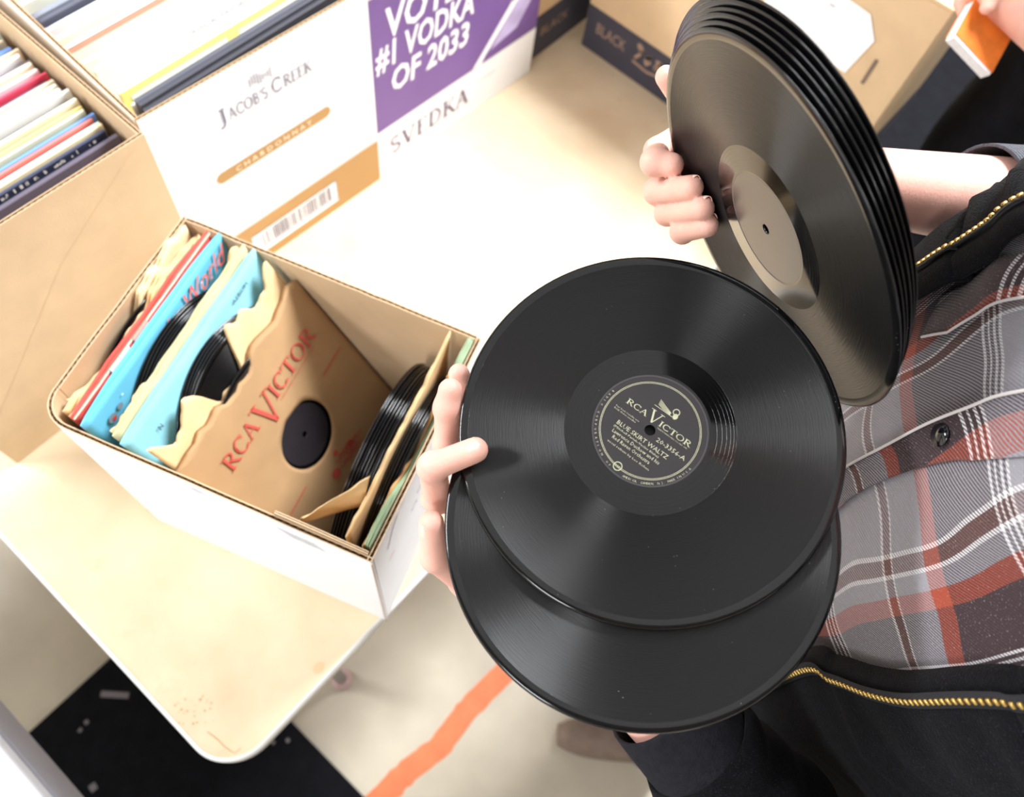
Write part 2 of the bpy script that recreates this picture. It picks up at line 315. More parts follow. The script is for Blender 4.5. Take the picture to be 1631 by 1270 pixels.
# ------------------------------------------------------------------ corrugated boards
def board(name, parent, path, h, mats, th=0.005, z0=0.0, hf=None, pitch=0.0078, smooth=True):
    """path: plan polyline of the outer face, inside on its left; mats: outer, inner, core"""
    P = [Vector((p[0], p[1])) for p in path]; n = len(P); m = M(); lt = 0.0011
    d = []
    for i in range(n):
        a = (P[min(i + 1, n - 1)] - P[max(i - 1, 0)]).normalized(); d.append(Vector((-a.y, a.x)))
    s = [0.0]
    for i in range(1, n): s.append(s[-1] + (P[i] - P[i - 1]).length)
    H = [(hf(x) if hf else h) for x in s]
    for o0, o1, mi, mt in ((0, lt, 0, 2), (th - lt, th, 2, 1)):
        A = [P[i] + d[i] * o0 for i in range(n)]; B = [P[i] + d[i] * o1 for i in range(n)]
        ot, it = (0, 2) if mi == 0 else (2, 1)
        m.grid([[(*A[i], z0) for i in range(n)], [(*A[i], H[i]) for i in range(n)]], ot)
        m.grid([[(*A[i], H[i]) for i in range(n)], [(*B[i], H[i]) for i in range(n)]], 1 if mi else 1)
        m.grid([[(*B[i], H[i]) for i in range(n)], [(*B[i], z0) for i in range(n)]], it)
        for e in (0, n - 1): m.add([(*A[e], z0), (*B[e], z0), (*B[e], H[e]), (*A[e], H[e])], [(0, 1, 2, 3)], ot)
    k = max(4, int(s[-1] / pitch) * 4); Z0 = []; Z1 = []
    def at(x):
        i = 0
        while i < n - 2 and s[i + 1] < x: i += 1
        t = (x - s[i]) / max(1e-9, s[i + 1] - s[i]); return P[i].lerp(P[i + 1], t), d[i].lerp(d[i + 1], t), H[i] * (1 - t) + H[i + 1] * t
    for j in range(k + 1):
        p, dd, hh = at(s[-1] * j / k); o = lt + (th - 2 * lt) * (0.5 + 0.5 * math.sin(j * math.pi / 2 + .8))
        q = p + dd * o; Z0.append((*q, hh - .012)); Z1.append((*q, hh - .0006))
    m.grid([Z0, Z1], 3)
    q0 = [P[i] + d[i] * lt for i in range(n)]; q1 = [P[i] + d[i] * (th - lt) for i in range(n)]
    m.grid([[(*q0[i], H[i] - .008) for i in range(n)], [(*q1[i], H[i] - .008) for i in range(n)]], 2)
    return build(name, m, [mats[0], mats[1], fluteM, kraft], parent)
def seg(a, b, n=2): return [(a[0] + (b[0] - a[0]) * i / (n - 1), a[1] + (b[1] - a[1]) * i / (n - 1)) for i in range(n)]
def carton(name, label, cat, mtx, Wd, Dp, H, mats, th=0.005, base_z=0.0, floor_mat=None):
    r = thing(name, label, cat, mtx)
    e = .0004
    parts = {}
    parts['front'] = board('front_panel', r, seg((0, 0), (Wd, 0)), H, mats, th)
    parts['right'] = board('side_panel', r, seg((Wd, th + e), (Wd, Dp - th - e)), H, mats, th)
    parts['back'] = board('back_panel', r, seg((Wd, Dp), (0, Dp)), H, mats, th)
    parts['left'] = board('side_panel', r, seg((0, Dp - th - e), (0, th + e)), H, mats, th)
    m = M(); m.box((th + e, th + e, 0), (Wd - th - e, Dp - th - e, .004)); parts['base'] = build('base_panel', m, mats[1], r)
    return r, parts
KR = (kraft, kraft_in)
YF = 0.517
# --- brown carton of LPs (left)
LBX0 = 0.075; LBW = 0.352
lbox, lparts = carton('album_carton', 'open brown cardboard carton of LP sleeves left of the white wine case', 'box', fr((LBX0, YF, T + .0008), (1, 0, 0), (0, 1, 0)), LBW, 0.40, 0.372, KR)
m = M(); stroke(m, [(.02, .10), (.2, .275), (.33, .36)], .0009, lambda p: (p.x, p.y, 0.0)); build('crease_line', m, mat('crease', S(214, 182, 140), .9), lparts['front'], fr((0, -.0003, 0), (1, 0, 0), (0, 0, 1)))
# --- white wine case with printed front
WX = np.array([.434, .5405]); WX1 = np.array([.778, .5255]); wd = WX1 - WX; WL = float(np.linalg.norm(wd)); wx = (wd[0] / WL, wd[1] / WL, 0)
wcase, wparts = carton('wine_case', 'white and tan printed wine case packed with LP sleeves, front panel lettered', 'box', fr((WX[0], WX[1], T + .0008), wx, (-wx[1], wx[0], 0)), WL, 0.36, 0.368, (whitebd, kraft_in))
pf = fr((0, -.0005, 0), (1, 0, 0), (0, 0, 1)); fp = wparts['front']
gold = mat('gold_tan_print', S(176, 136, 84), 0.6, 0.05, 8); pinkish = mat('pale_pink_print', S(232, 222, 218), 0.6)
m = M(); rect(m, 0.0005, .001, WL - .0005, .092); build('printed_band', m, gold, fp, pf)
m = M(); rect(m, .0005, .094, WL - .0005, .098); rect(m, .0005, .1005, WL - .0005, .1018); build('printed_rule', m, pinkish, fp, pf)
m = M(); px0, px1, pz, ph = .076, .253, .213, .0095
m.add([(px0 + ph * math.cos(math.radians(a)), pz + ph * math.sin(math.radians(a)), 0) for a in range(90, 271, 15)] + [(px1 + ph * math.cos(math.radians(a)), pz + ph * math.sin(math.radians(a)), 0) for a in range(-90, 91, 15)], [tuple(range(26))]); build('printed_pill', m, gold, fp, pf)
m = M(); serif(m, 'J', .094, .293, .026, .014); serif(m, "ACOB'S", .109, .296, .018, .062); serif(m, 'C', .177, .295, .023, .017); serif(m, 'REEK', .196, .296, .018, .046); 
sans(m, 'www.jacobscreek.com', .128, .279, .003, .07)
for i in range(9): rect(m, .148 + i * .004, .325 + .003 * math.sin(i * 1.3), .1495 + i * .004, .338 + .004 * math.sin(i * .8))
build('printed_lettering', m, mat('grey_violet_ink', S(118, 116, 136), .7), fp, pf @ Matrix.Translation((0, 0, .0003)))
m = M(); sans(m, 'C H A R D O N N A Y', .098, .2085, .009, .13); build('printed_variety', m, mat('cream_ink', S(240, 226, 200), .6), fp, pf @ Matrix.Translation((0, 0, .0004)))
m = M(); sans(m, 'CRISP DRY WHITE WINE OF AUSTRALIA', .092, .178, .005, .148); m3 = M(); sans(m3, '750ml', .302, .349, .006, .02); build('printed_volume', m3, mat('faint_ink', S(205, 198, 202), .7), fp, pf @ Matrix.Translation((0, 0, .0003))); build('printed_small_text', m, mat('faint_ink', S(205, 198, 202), .7), fp, pf @ Matrix.Translation((0, 0, .0003)))
m = M(); rect(m, .088, .020, .254, .067); bl = build('barcode_label', m, white_ink, fp, pf @ Matrix.Translation((0, 0, .0003)))
m = M(); x = .104
while x < .238:
    b = rnd.choice((.0012, .002, .0032)); rect(m, x, .032, x + b, .063); x += b + rnd.choice((.0012, .002, .0034))
rect(m, .09, .0285, .252, .0298); rect(m, .252, .022, .2535, .067); rect(m, .089, .0665, .254, .0678)
build('barcode_bars', m, mat('barcode_ink', S(120, 115, 125), .7), bl, Matrix.Translation((0, 0, .0003)))
# --- purple vodka case
SX0 = np.array([.7805, .5295]); SX1 = np.array([1.156, .514]); sd = SX1 - SX0; SL = float(np.linalg.norm(sd)); sx = (sd[0] / SL, sd[1] / SL, 0)
vcase, vparts = carton('vodka_case', 'purple and white vodka case with bold white slogan, right of the wine case', 'box', fr((SX0[0], SX0[1], T + .0008), sx, (-sx[1], sx[0], 0)), SL, 0.30, 0.345, (whitebd, kraft_in))
fp = vparts['front']; purple = mat('purple_print', S(112, 82, 146), 0.5, 0.08, 6); lav = mat('lavender_print', S(190, 178, 222), 0.5, 0.2, 22)
m = M(); rect(m, .0005, .1, SL - .0005, .3445); build('printed_panel', m, purple, fp, pf)
m = M(); K = dict(off=.022, shear=.12)
sans(m, 'VOTE', .03, .268, .048, .145, **K); sans(m, '#1 VODKA', .006, .219, .042, .203, **K); sans(m, 'OF 2033', .036, .166, .042, .165, **K)
build('printed_slogan', m, white_ink, fp, pf @ Matrix.Translation((0, 0, .0004))); m = M()
m.add([(.215, .1, 0), (.300, .192, 0), (.318, .19, 0), (.243, .112, 0), (.236, .1, 0)], [(0, 1, 2, 3, 4)]); build('printed_flash', m, white_ink, fp, pf @ Matrix.Translation((0, 0, .0004))); m = M(); m.add([(.262, .29, 0), (.258, .345, 0), (.312, .345, 0), (.3, .3, 0), (.28, .283, 0)], [(0, 1, 2, 3, 4)])
build('printed_flash', m, white_ink, fp, pf @ Matrix.Translation((0, 0, .0004)))
m = M(); m.add([(.256, .118, 0), (.298, .168, 0), (.32, .192, 0), (.322, .28, 0), (.345, .345, 0), (.372, .345, 0), (.362, .25, 0), (.35, .17, 0), (.32, .13, 0)], [tuple(range(9))]); build('printed_streak', m, lav, fp, pf @ Matrix.Translation((0, 0, .0003)))
m = M(); serif(m, 'SVEDKA', .026, .034, .036, .185, bold=.85); build('printed_name', m, mat('violet_ink', S(70, 50, 100), .6), fp, pf @ Matrix.Translation((0, 0, .0003)))
m = M(); sans(m, 'VODKA', .235, .062, .006, .04); build('printed_small_text', m, mat('faint_ink', S(205, 198, 202), .7), fp, pf @ Matrix.Translation((0, 0, .0003)))
# --- closed cartons with a black printed band (right, facing left)
black_band = mat('black_band_print', S(62, 62, 76), 0.6, 0.08, 12); tan_print = mat('tan_script_print', S(170, 142, 122), 0.6)
def closed_carton(name, label, mtx, Wd, Dp, H, band):
    r = thing(name, label, 'box', mtx); P = []
    for nm, a, b in (('front_panel', (0, 0), (Wd, 0)), ('side_panel', (Wd, .0055), (Wd, Dp - .0055)), ('back_panel', (Wd, Dp), (0, Dp)), ('side_panel', (0, Dp - .0055), (0, .0055))): P.append(board(nm, r, seg(a, b), H, KR))
    m = M(); m.box((.006, .006, 0), (Wd - .006, Dp - .006, .004)); build('base_panel', m, kraft_in, r)
    m = M(); m.box((0, 0, H + .0004), (Wd, Dp * .498, H + .005)); build('top_flap', m, kraft, r); m = M(); m.box((0, Dp * .502, H + .0004), (Wd, Dp, H + .005)); build('top_flap', m, kraft, r)
    m = M(); rect(m, .0005, .001, Wd - .0005, band); build('printed_band', m, black_band, P[0], pf)
    m = M(); rect(m, .0005, .001, Dp - .0125, band); build('printed_band', m, black_band, P[1], fr((Wd + .0005, .006, 0), (0, 1, 0), (0, 0, 1)))
    m = M(); rect(m, .0005, .001, Dp - .0125, band); build('printed_band', m, black_band, P[3], fr((-.0005, Dp - .006, 0), (0, -1, 0), (0, 0, 1)))
    return r, P
# facing -X: local x runs along -Y
rb, rp_ = closed_carton('wine_carton', 'brown carton with black lettered lower band and white paper sheet, behind the raised records', fr((1.285, .492, T + .0008), (0, -1, 0), (1, 0, 0)), 0.548, 0.30, 0.41, .093)
m = M(); sans(m, 'BLACK', .026, .045, .022, .068); build('printed_word', m, tan_print, rp_[0], pf @ Matrix.Translation((0, 0, .0004)))
m = M()
for k in range(4):
    pts = [(.118 + k * .022 + .013 * t + .008 * math.sin(t * 6.28), .048 + .022 * abs(math.sin(t * 3.1 + k * .6)) + (.016 if k == 0 else 0) * t, 0) for t in [i / 12 for i in range(13)]]
    stroke(m, pts, .006, lambda p: (p.x, p.y, 0))
stroke(m, [(.115, .04), (.15, .036), (.21, .05)], .005, lambda p: (p.x, p.y, 0)); build('printed_script', m, tan_print, rp_[0], pf @ Matrix.Translation((0, 0, .0004)))
m = M(); m.add([(.30, .245, 0), (.467, .255, 0), (.480, .322, 0), (.455, .352, 0), (.31, .36, 0), (.30, .245, -.0003)], [(0, 1, 2, 3, 4)]); ps = build('paper_sheet', m, white_ink, rp_[0], pf @ Matrix.Translation((0, 0, .0007))); solid(ps, .0004, 1)
m = M()
for i in range(3): sans(m, ('Fragile', 'records', 'lot 12')[i], .37, .335 - i * .012, .007, .05)
m2 = M(); [rect(m2, .36 + .012 * k, .338 - .006 * (k % 2), .369 + .012 * k, .341 - .006 * (k % 2)) for k in range(4)]
build('pencil_marks', m2, grey_ink, ps, Matrix.Translation((0, 0, .0006)))
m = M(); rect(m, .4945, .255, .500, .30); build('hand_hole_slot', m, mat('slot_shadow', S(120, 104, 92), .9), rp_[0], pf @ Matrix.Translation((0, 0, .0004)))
bb, bp_ = closed_carton('wine_carton', 'brown carton with black lettered band standing between the purple case and the paper-marked carton', fr((1.168, .531, T + .0008), (1, 0, 0), (0, 1, 0)), 0.26, 0.22, 0.26, .096)
m = M(); sans(m, 'BLACK', .03, .045, .018, .08); build('printed_word', m, tan_print, bp_[0], pf @ Matrix.Translation((0, 0, .0004)))
# ------------------------------------------------------------------ white box of 78s
D0 = np.array([0.26413, -0.0035]); YAW = 0.33498
U2 = np.array([math.cos(YAW), math.sin(YAW)]); V2 = np.array([-math.sin(YAW), math.cos(YAW)])
BW, BL, BH = 0.270, 0.3669, 0.331
RM = fr((D0[0], D0[1], T + .0008), (*U2, 0), (*V2, 0))
RMI = RM.inverted()
def bx(px, py, z):                                   # pixel -> (u, v) in the box at height z
    q = RMI @ V(atz(px, py, T + z)); return q.x, q.y
rbox = thing('record_box', 'open white cardboard box with brown inside, packed with old discs in paper sleeves', 'box', RM)
WB = (whitebd, kraft_in); RA = .034
arcA = [(RA + RA * math.cos(math.radians(a)), BL - RA + RA * math.sin(math.radians(a))) for a in range(90, 181, 10)]
e = .0006
def rim(amp, seed, base=BH): return lambda x: base + amp * noise.noise(Vector((x * 14, seed, 0))) + .4 * amp * noise.noise(Vector((x * 60, seed, 3)))
# outer white long side (toward the table corner) with rounded crushed corner; outline runs so that the inside is on its left
sd = board('side_panel', rbox, arcA + seg((0, BL - RA - .01), (0, 0), 24), BH, WB, hf=rim(.0016, 1))
fl = board('inner_flap', rbox, seg((.0056, .105), (.0056, .006), 10), BH + .006, (kraft_in, kraft_in), hf=lambda x: BH + .0045 + .0012 * math.sin(x * 50), z0=.10, th=.003)
board('end_panel', rbox, seg((.0003, 0), (BW, 0), 20), BH, WB, hf=rim(.0016, 4))
board('side_panel', rbox, seg((BW, .0056), (BW, BL - .0056), 24), BH, WB, hf=rim(.0028, 7))
board('end_panel', rbox, seg((BW, BL), (RA + .001, BL), 14), BH, WB, hf=rim(.002, 9))
m = M(); m.box((.0058, .0058, 0), (BW - .0058, BL - .0058, .004)); build('base_panel', m, kraft_in, rbox)
m = M(); m.box((.013, .007, .036), (BW - .007, BL - .04, .040)); build('raised_base', m, kraft_in, rbox)
m = M(); m.box((.02, .05, .0045), (BW - .02, .055, .0355)); m2 = M(); m2.box((.02, BL - .08, .0045), (BW - .02, BL - .075, .0355)); build('support_board', m, kraft_in, rbox); build('support_board', m2, kraft_in, rbox)
# pencil smudges printed on the white sides (left side: local x along -v, seen from outside)
po = fr((-.0004, BL, 0), (0, -1, 0), (0, 0, 1))
def wiggle(m, x, y, n, w, h, wd, seed):
    pts = [(x + w * i / n, y + h * noise.noise(Vector((i * .8, seed, 0)))) for i in range(n + 1)]; stroke(m, pts, wd, lambda p: (p.x, p.y, 0))
m = M()
for k in range(5): wiggle(m, .262 + .003 * k, .304 - .004 * k, 26, .042, .006, .0011, k)
for k in range(3): wiggle(m, .165 + .004 * k, .316 - .003 * k, 10, .014, .006, .0011, k + 9)
build('pencil_scribble', m, grey_ink, sd, po)
pe = fr((0, -.0004, 0), (1, 0, 0), (0, 0, 1))
m = M(); stroke(m, [(.055, .318), (.042, .30), (.030, .272)], .0018, lambda p: (p.x, p.y, 0)); wiggle(m, .085, .24, 8, .016, .008, .002, 3); wiggle(m, .10, .262, 8, .012, .007, .002, 5); build('pen_marks', m, mat('violet_pen', S(126, 120, 150), .7), rbox, pe)
m = M(); wiggle(m, .04, .316, 10, .02, .006, .0018, 2); wiggle(m, .03, .225, 6, .012, .008, .003, 6); wiggle(m, .062, .328 - .01, 8, .012, .004, .0016, 8); build('pink_marks', m, mat('pale_red_print', S(232, 190, 190), .7), rbox, pe)
# corner crease
m = M(); m.tube([(-.0003, -.0003, .002), (-.0003, -.0003, BH - .004)], .0011, 6); build('corner_crease', m, mat('worn_board_edge', S(196, 176, 160), .9), rbox)

# ---- vinyl / shellac disc -------------------------------------------------
def disc_mat():
    m = bpy.data.materials.new('black_shellac'); m.use_nodes = True; nt = m.node_tree; N = nt.nodes; L = nt.links; b = N['Principled BSDF']
    tc = N.new('ShaderNodeTexCoord'); sx = N.new('ShaderNodeSeparateXYZ'); L.new(tc.outputs['Object'], sx.inputs[0])
    r = mth(nt, 'SQRT', mth(nt, 'ADD', mth(nt, 'MULTIPLY', sx.outputs[0], sx.outputs[0]), mth(nt, 'MULTIPLY', sx.outputs[1], sx.outputs[1])))
    inn = mth(nt, 'MULTIPLY', mth(nt, 'GREATER_THAN', r, .0565), mth(nt, 'LESS_THAN', r, .1205))     # grooved zone
    cv = N.new('ShaderNodeCombineXYZ'); L.new(mth(nt, 'MULTIPLY', r, 1500.0), cv.inputs[0]); L.new(mth(nt, 'MULTIPLY', mth(nt, 'ARCTAN2', sx.outputs[1], sx.outputs[0]), 5.0), cv.inputs[1])
    nz = N.new('ShaderNodeTexNoise'); nz.inputs['Scale'].default_value = 1.0; nz.inputs['Detail'].default_value = 3; L.new(cv.outputs[0], nz.inputs['Vector'])
    sp = N.new('ShaderNodeTexVoronoi'); sp.inputs['Scale'].default_value = 330; L.new(tc.outputs['Object'], sp.inputs['Vector'])
    n3 = N.new('ShaderNodeTexNoise'); n3.inputs['Scale'].default_value = 60; L.new(tc.outputs['Object'], n3.inputs['Vector'])
    dust = mth(nt, 'MULTIPLY', mth(nt, 'LESS_THAN', sp.outputs['Distance'], .085), mth(nt, 'GREATER_THAN', n3.outputs[0], .64))
    L.new(mixc(nt, dust, S(9, 9, 11), S(120, 118, 122)), b.inputs['Base Color'])
    # silent run-out rings
    rings = None
    for q in (.0435, .0468, .0497, .0523, .0545):
        a = mth(nt, 'LESS_THAN', mth(nt, 'ABSOLUTE', mth(nt, 'SUBTRACT', r, q)), .00022); rings = a if rings is None else mth(nt, 'ADD', rings, a)
    rough = mth(nt, 'ADD', mth(nt, 'MULTIPLY', inn, .29), .11)
    rough = mth(nt, 'ADD', rough, mth(nt, 'MULTIPLY', mth(nt, 'SUBTRACT', nz.outputs[0], .5), mth(nt, 'MULTIPLY', inn, .12)))
    L.new(mth(nt, 'ADD', rough, mth(nt, 'MULTIPLY', dust, .4)), b.inputs['Roughness'])
    b.inputs['Specular IOR Level'].default_value = .55
    L.new(inn, b.inputs['Anisotropic'])
    tg = N.new('ShaderNodeTangent'); tg.direction_type = 'RADIAL'; tg.axis = 'Z'; L.new(tg.outputs[0], b.inputs['Tangent'])
    b.inputs['Anisotropic Rotation'].default_value = ANISO_ROT
    bp = N.new('ShaderNodeBump'); bp.inputs['Strength'].default_value = .5; bp.inputs['Distance'].default_value = .0012
    h = mth(nt, 'SUBTRACT', mth(nt, 'MULTIPLY', nz.outputs[0], mth(nt, 'MULTIPLY', inn, .5)), mth(nt, 'MULTIPLY', rings, .9))
    L.new(h, bp.inputs['Height']); L.new(bp.outputs[0], b.inputs['Normal'])
    return m
ANISO_ROT = 0.25
shellac = disc_mat()
label_dark = mat('dark_label_paper', S(46, 42, 46), 0.2, 0.06, 60, spec=0.6)
R10 = .127
def disc_mesh(n=128):
    m = M(); t = .0011
    pr = [(.0036, -t), (.0036, t), (.0385, t), (.0392, t + .0003), (.0402, t + .0003), (.041, t), (.0565, t), (.0568, t - .0001), (.1203, t - .0001), (.1207, t + .0001), (.1232, t + .0003), (.1252, t + .0002), (.1264, t - .0004), (R10, 0), (.1264, -t + .0004), (.1252, -t - .0002), (.1207, -t), (.0565, -t), (.041, -t), (.0036, -t)]
    m.lathe(pr, n); return m
def label_mesh():
    m = M(); m.lathe([(.0037, .0012), (.0383, .0012), (.0384, .0010)], 64); m.lathe([(.0384, -.0010), (.0383, -.0012), (.0037, -.0012)], 64); return m
rec0 = build('record', disc_mesh(), shellac, smooth=True); build('label', label_mesh(), label_dark, rec0)
bev_e = rec0.data
used = [False]
def record(label, mtx, group, src=rec0):
    o = rec0 if not used[0] else copy_tree(rec0); used[0] = True
    o.matrix_world = mtx; return tag(o, label, 'record', group)
# ---- album sleeve / paper pouch in the box --------------------------------
def place(u0, u1, vt, zt, lean, rot=0.0):
    """frame of a sheet whose top edge is at (vt, zt), leaning back toward +v; x along u, y up along the sheet, z toward -v (the open side)"""
    y = Vector((0, math.sin(lean), math.cos(lean))); x = Vector((1, 0, 0)); x = Matrix.Rotation(rot, 3, Vector((0, 0, 1))) @ x
    y = (y - x * y.dot(x)).normalized(); z = x.cross(y)
    o = Vector((u0, vt, zt))
    return RM @ Matrix(((x.x, y.x, z.x, o.x), (x.y, y.y, z.y, o.y), (x.z, y.z, z.z, o.z), (0, 0, 0, 1)))
def pouch(w, h, gap, amp, seed, hole=0.0, top_amp=0.0, nx=26, ny=22, fold=0.0, open_top=True, dip=None):
    """two paper sheets joined at three sides, y from -h to 0; z=0 is the front sheet's plane"""
    m = M()
    def disp(x, y, s):
        q = Vector((x * 16 + seed * 3.1, y * 16, s * 9.0)); k = amp * (noise.noise(q) + .5 * noise.noise(q * 2.7))
        k += fold * abs(noise.noise(Vector((x * 9 + seed, y * 5, 4.0)))) * max(0, 1 + y / (h * .5))
        return k
    def topy(x): return -(dip[2] * math.exp(-((x / w - dip[0]) / dip[1]) ** 4) if dip else 0) + top_amp * (noise.noise(Vector((x * 22, seed, 1.5))) + .6 * noise.noise(Vector((x * 70, seed, 7.5))) - .3)
    def P(i, j, s):
        a, b = i / nx, j / ny; x = w * a; y = -h + (h + topy(x)) * b if b > .5 else -h + h * b + topy(x) * max(0, (b - .3) / .7)
        edge = min(1, 4 * min(a, 1 - a)) ** .5 * min(1, 4 * b) ** .5
        return (x, y, (-gap * edge if s else gap * .15 * edge) + disp(x, y, s) * (.4 + .6 * edge) - (0 if s == 0 else .0006))
    if not hole:
        for s in (0, 1): m.grid([[P(i, j, s) for i in range(nx + 1)] for j in range(ny + 1)])
        per = [(i, 0) for i in range(nx + 1)] + [(nx, j) for j in range(1, ny + 1)]
        for path in ([(i, 0) for i in range(nx + 1)], [(nx, j) for j in range(ny + 1)], [(0, j) for j in range(ny, -1, -1)]) + (() if open_top else ([(i, ny) for i in range(nx, -1, -1)],)):
            m.grid([[P(i, j, 0) for i, j in path], [P(i, j, 1) for i, j in path]])
    else:
        n = 96
        def bd(k):
            a = 2 * math.pi * k / n; c, s_ = math.cos(a), math.sin(a); t = min((w / 2) / max(abs(c), 1e-6), (h / 2) / max(abs(s_), 1e-6)); return c, s_, t
        for s in (0, 1):
            G = []
            for rr in range(19):
                f = rr / 18; row = []
                for k in range(n):
                    c, s_, t = bd(k); r_ = hole + (t - hole) * f; x = w / 2 + c * r_; y = -h / 2 + s_ * r_
                    ty = topy(x) * max(0, (y + h * .75) / (h * .75)) ** 2
                    a, b = x / w, (y + h) / h; edge = max(0, min(1, 25 * min(a, 1 - a))) ** .5 * max(0, min(1, 5 * b)) ** .5
                    row.append((x, y + ty, (-gap * edge if s else gap * .15 * edge) + disp(x, y, s) * (.4 + .6 * edge) - (0 if s == 0 else .0006)))
                G.append(row)
            m.grid(G, 0, True); 
            if s == 0: g0 = G[-1]
            else: m.grid([g0, G[-1]], 0, True)
    return m
def sleeve(name, label, u0, u1, vt, zt, lean, hgt, mt, gap=.004, amp=.0015, seed=0, top=0.0, fold=0.0, hole=0.0, rot=0.0, cat='record sleeve', group=None, nx=26, ny=22, thick=.0005, dip=None):
    m = pouch(u1 - u0, hgt, gap, amp, seed, hole, top, nx, ny, fold, True, dip)
    o = build(name, m, mt, None, place(u0, u1, vt, zt, lean, rot), smooth=True, merge=.00005); solid(o, thick)
    return tag(o, label, cat, group)
def rec_in(label, uc, vt, zt, lean, group, down=R10):
    F = place(0, 1, vt, zt, lean); return record(label, F @ Matrix.Translation((uc, -down, 0)), group)
D_ = math.radians
# left (far) group, from the far end wall toward the open middle
sleeve('paper_sleeve', 'cream paper sleeve crumpled at its top, farthest in the white box', .03, .258, .3560, .336, D_(3), .25, pap_cream, .003, .0020, 1, .010, .006, nx=44, dip=(.30, .26, .034))
rec_in('black disc edge showing between the two farthest cream sleeves', .137, .3510, .323, D_(4), 'discs at the far end')
sleeve('paper_sleeve', 'tan paper sleeve second from the far end, wrinkled top edge', .016, .262, .3465, .333, D_(5), .25, pap_tan2, .003, .0018, 2, .010, .005, nx=44, dip=(.36, .22, .030))
rec_in('black disc edge showing in front of the second tan sleeve', .137, .3425, .321, D_(5.5), 'discs at the far end')
sleeve('paper_sleeve', 'pale tan sleeve with torn top right behind the red cover', .014, .255, .3385, .331, D_(6), .25, pap_tan2, .0025, .0012, 3, .008, .003, nx=40)
def strip_print(parent, w, y0, y1, mt, name, n=24, torn=None, z=.0016):
    m = M()
    for a, b in torn or ((0, w),):
        rows = []
        for yy in (y0, y1): rows.append([(a + (b - a) * i / n, yy - .0016 + .0010 * noise.noise(Vector(((a + (b - a) * i / n) * 60, yy * 90, 2))), z) for i in range(n + 1)])
        m.grid(rows)
    return build(name, m, mt, parent)
rc = sleeve('album_cover', 'worn red album cover with torn white patches, behind the sky blue cover', .012, .262, .3310, .335, D_(7), .257, mat('worn_red_cover', S(222, 78, 66), 0.6, 0.15, 30), .0045, .0008, 4, .0016, cat='album cover')
strip_print(rc, .25, -.003, .0005, mat('cream_edge', S(236, 222, 190), .8), 'cover_edge', z=.0022)
strip_print(rc, .25, -.03, .0005, mat('torn_white', S(240, 226, 212), .8), 'torn_patch', torn=((.060, .092),), z=.0029)
strip_print(rc, .25, -.012, .0005, mat('torn_pink', S(240, 170, 150), .8), 'torn_patch', torn=((.100, .125),), z=.0029)
bc = sleeve('album_cover', 'sky blue album cover with coral script lettering, behind a bunch of discs', .008, .264, .3160, .338, D_(8), .262, pap_blue, .005, .0006, 5, .0006, cat='album cover')
m = M(); sans(m, 'A', .040, -.060, .028, shear=.45, off=-.004); sans(m, 'round', .062, -.048, .018, .050, shear=.45); sans(m, 'the', .124, -.032, .022, .036, shear=.45); sans(m, 'World', .170, -.032, .024, .080, shear=.45)
build('printed_script', m, pink_ink, bc, Matrix.Translation((0, 0, .0032)))
m = M()
for x, y, r in ((.026, -.03, .006), (.034, -.043, .005), (.018, -.045, .004), (.040, -.028, .004)): disc2(m, x, y, r, 0, 14)
build('printed_flowers', m, mat('grey_blue_print', S(120, 134, 146), .6), bc, Matrix.Translation((0, 0, .0032)))
m = M()
for x, y, r in ((.027, -.032, .0026), (.036, -.044, .0026), (.016, -.040, .0018), (.030, -.05, .003)): disc2(m, x, y, r, 0, 10)
for i in range(8): pass
build('printed_dots', m, mat('bright_red_print', S(214, 60, 70), .6), bc, Matrix.Translation((0, 0, .0036)))
m = M()
for x, y in ((.05, -.02), (.07, -.045), (.10, -.02), (.2, -.02), (.215, -.03), (.06, -.07)): disc2(m, x, y, .0012, 0, 8)
build('printed_stars', m, white_ink, bc, Matrix.Translation((0, 0, .0033)))
ordn = ['first', 'second', 'third', 'fourth', 'fifth', 'sixth', 'seventh', 'eighth', 'ninth', 'tenth', 'eleventh', 'twelfth']
for i in range(6):
    rec_in('%s black disc in front of the sky blue cover, counted from the cover' % ordn[i], .1366 + .0008 * math.sin(i * 2.1), .3105 - .0034 * i, .327 + .0008 * math.sin(i * 1.7), D_(10), 'discs before the blue cover')
sleeve('paper_sleeve', 'crumpled tan sleeve half covering the discs before the blue cover', .016, .258, .2925, .338, D_(12), .250, pap_tan2, .003, .0030, 6, .016, .008, nx=60, ny=30, dip=(.62, .20, .055))
sleeve('paper_sleeve', 'pale olive paper sleeve between crumpled tan and light blue sleeves', .012, .262, .2850, .336, D_(17), .255, pap_olive, .004, .0012, 7, .002)
lb_ = sleeve('album_cover', 'light blue album cover standing just behind the large lettered brown sleeve', .008, .264, .2745, .333, D_(24), .262, pap_aqua, .005, .0008, 8, .001, cat='album cover')
m = M(); sans(m, 'ALBUM', .19, -.018, .005, .03); sans(m, 'N', .034, -.03, .006); build('printed_lettering', m, black_ink, lb_, Matrix.Translation((0, 0, .0032)))
for i in range(5):
    rec_in('%s black disc between the light blue cover and lettered sleeve, counted from the cover' % ordn[i], .1366 + .0008 * math.sin(i * 1.3), .2655 - .0034 * i, .322, D_(25), 'discs behind the lettered sleeve')
sleeve('paper_sleeve', 'torn crumpled tan paper peeping over the large lettered sleeve', .014, .256, .2535, .329, D_(30), .15, pap_tan2, .002, .0014, 9, .020, .010, nx=60, ny=30, dip=(.45, .135, .055))
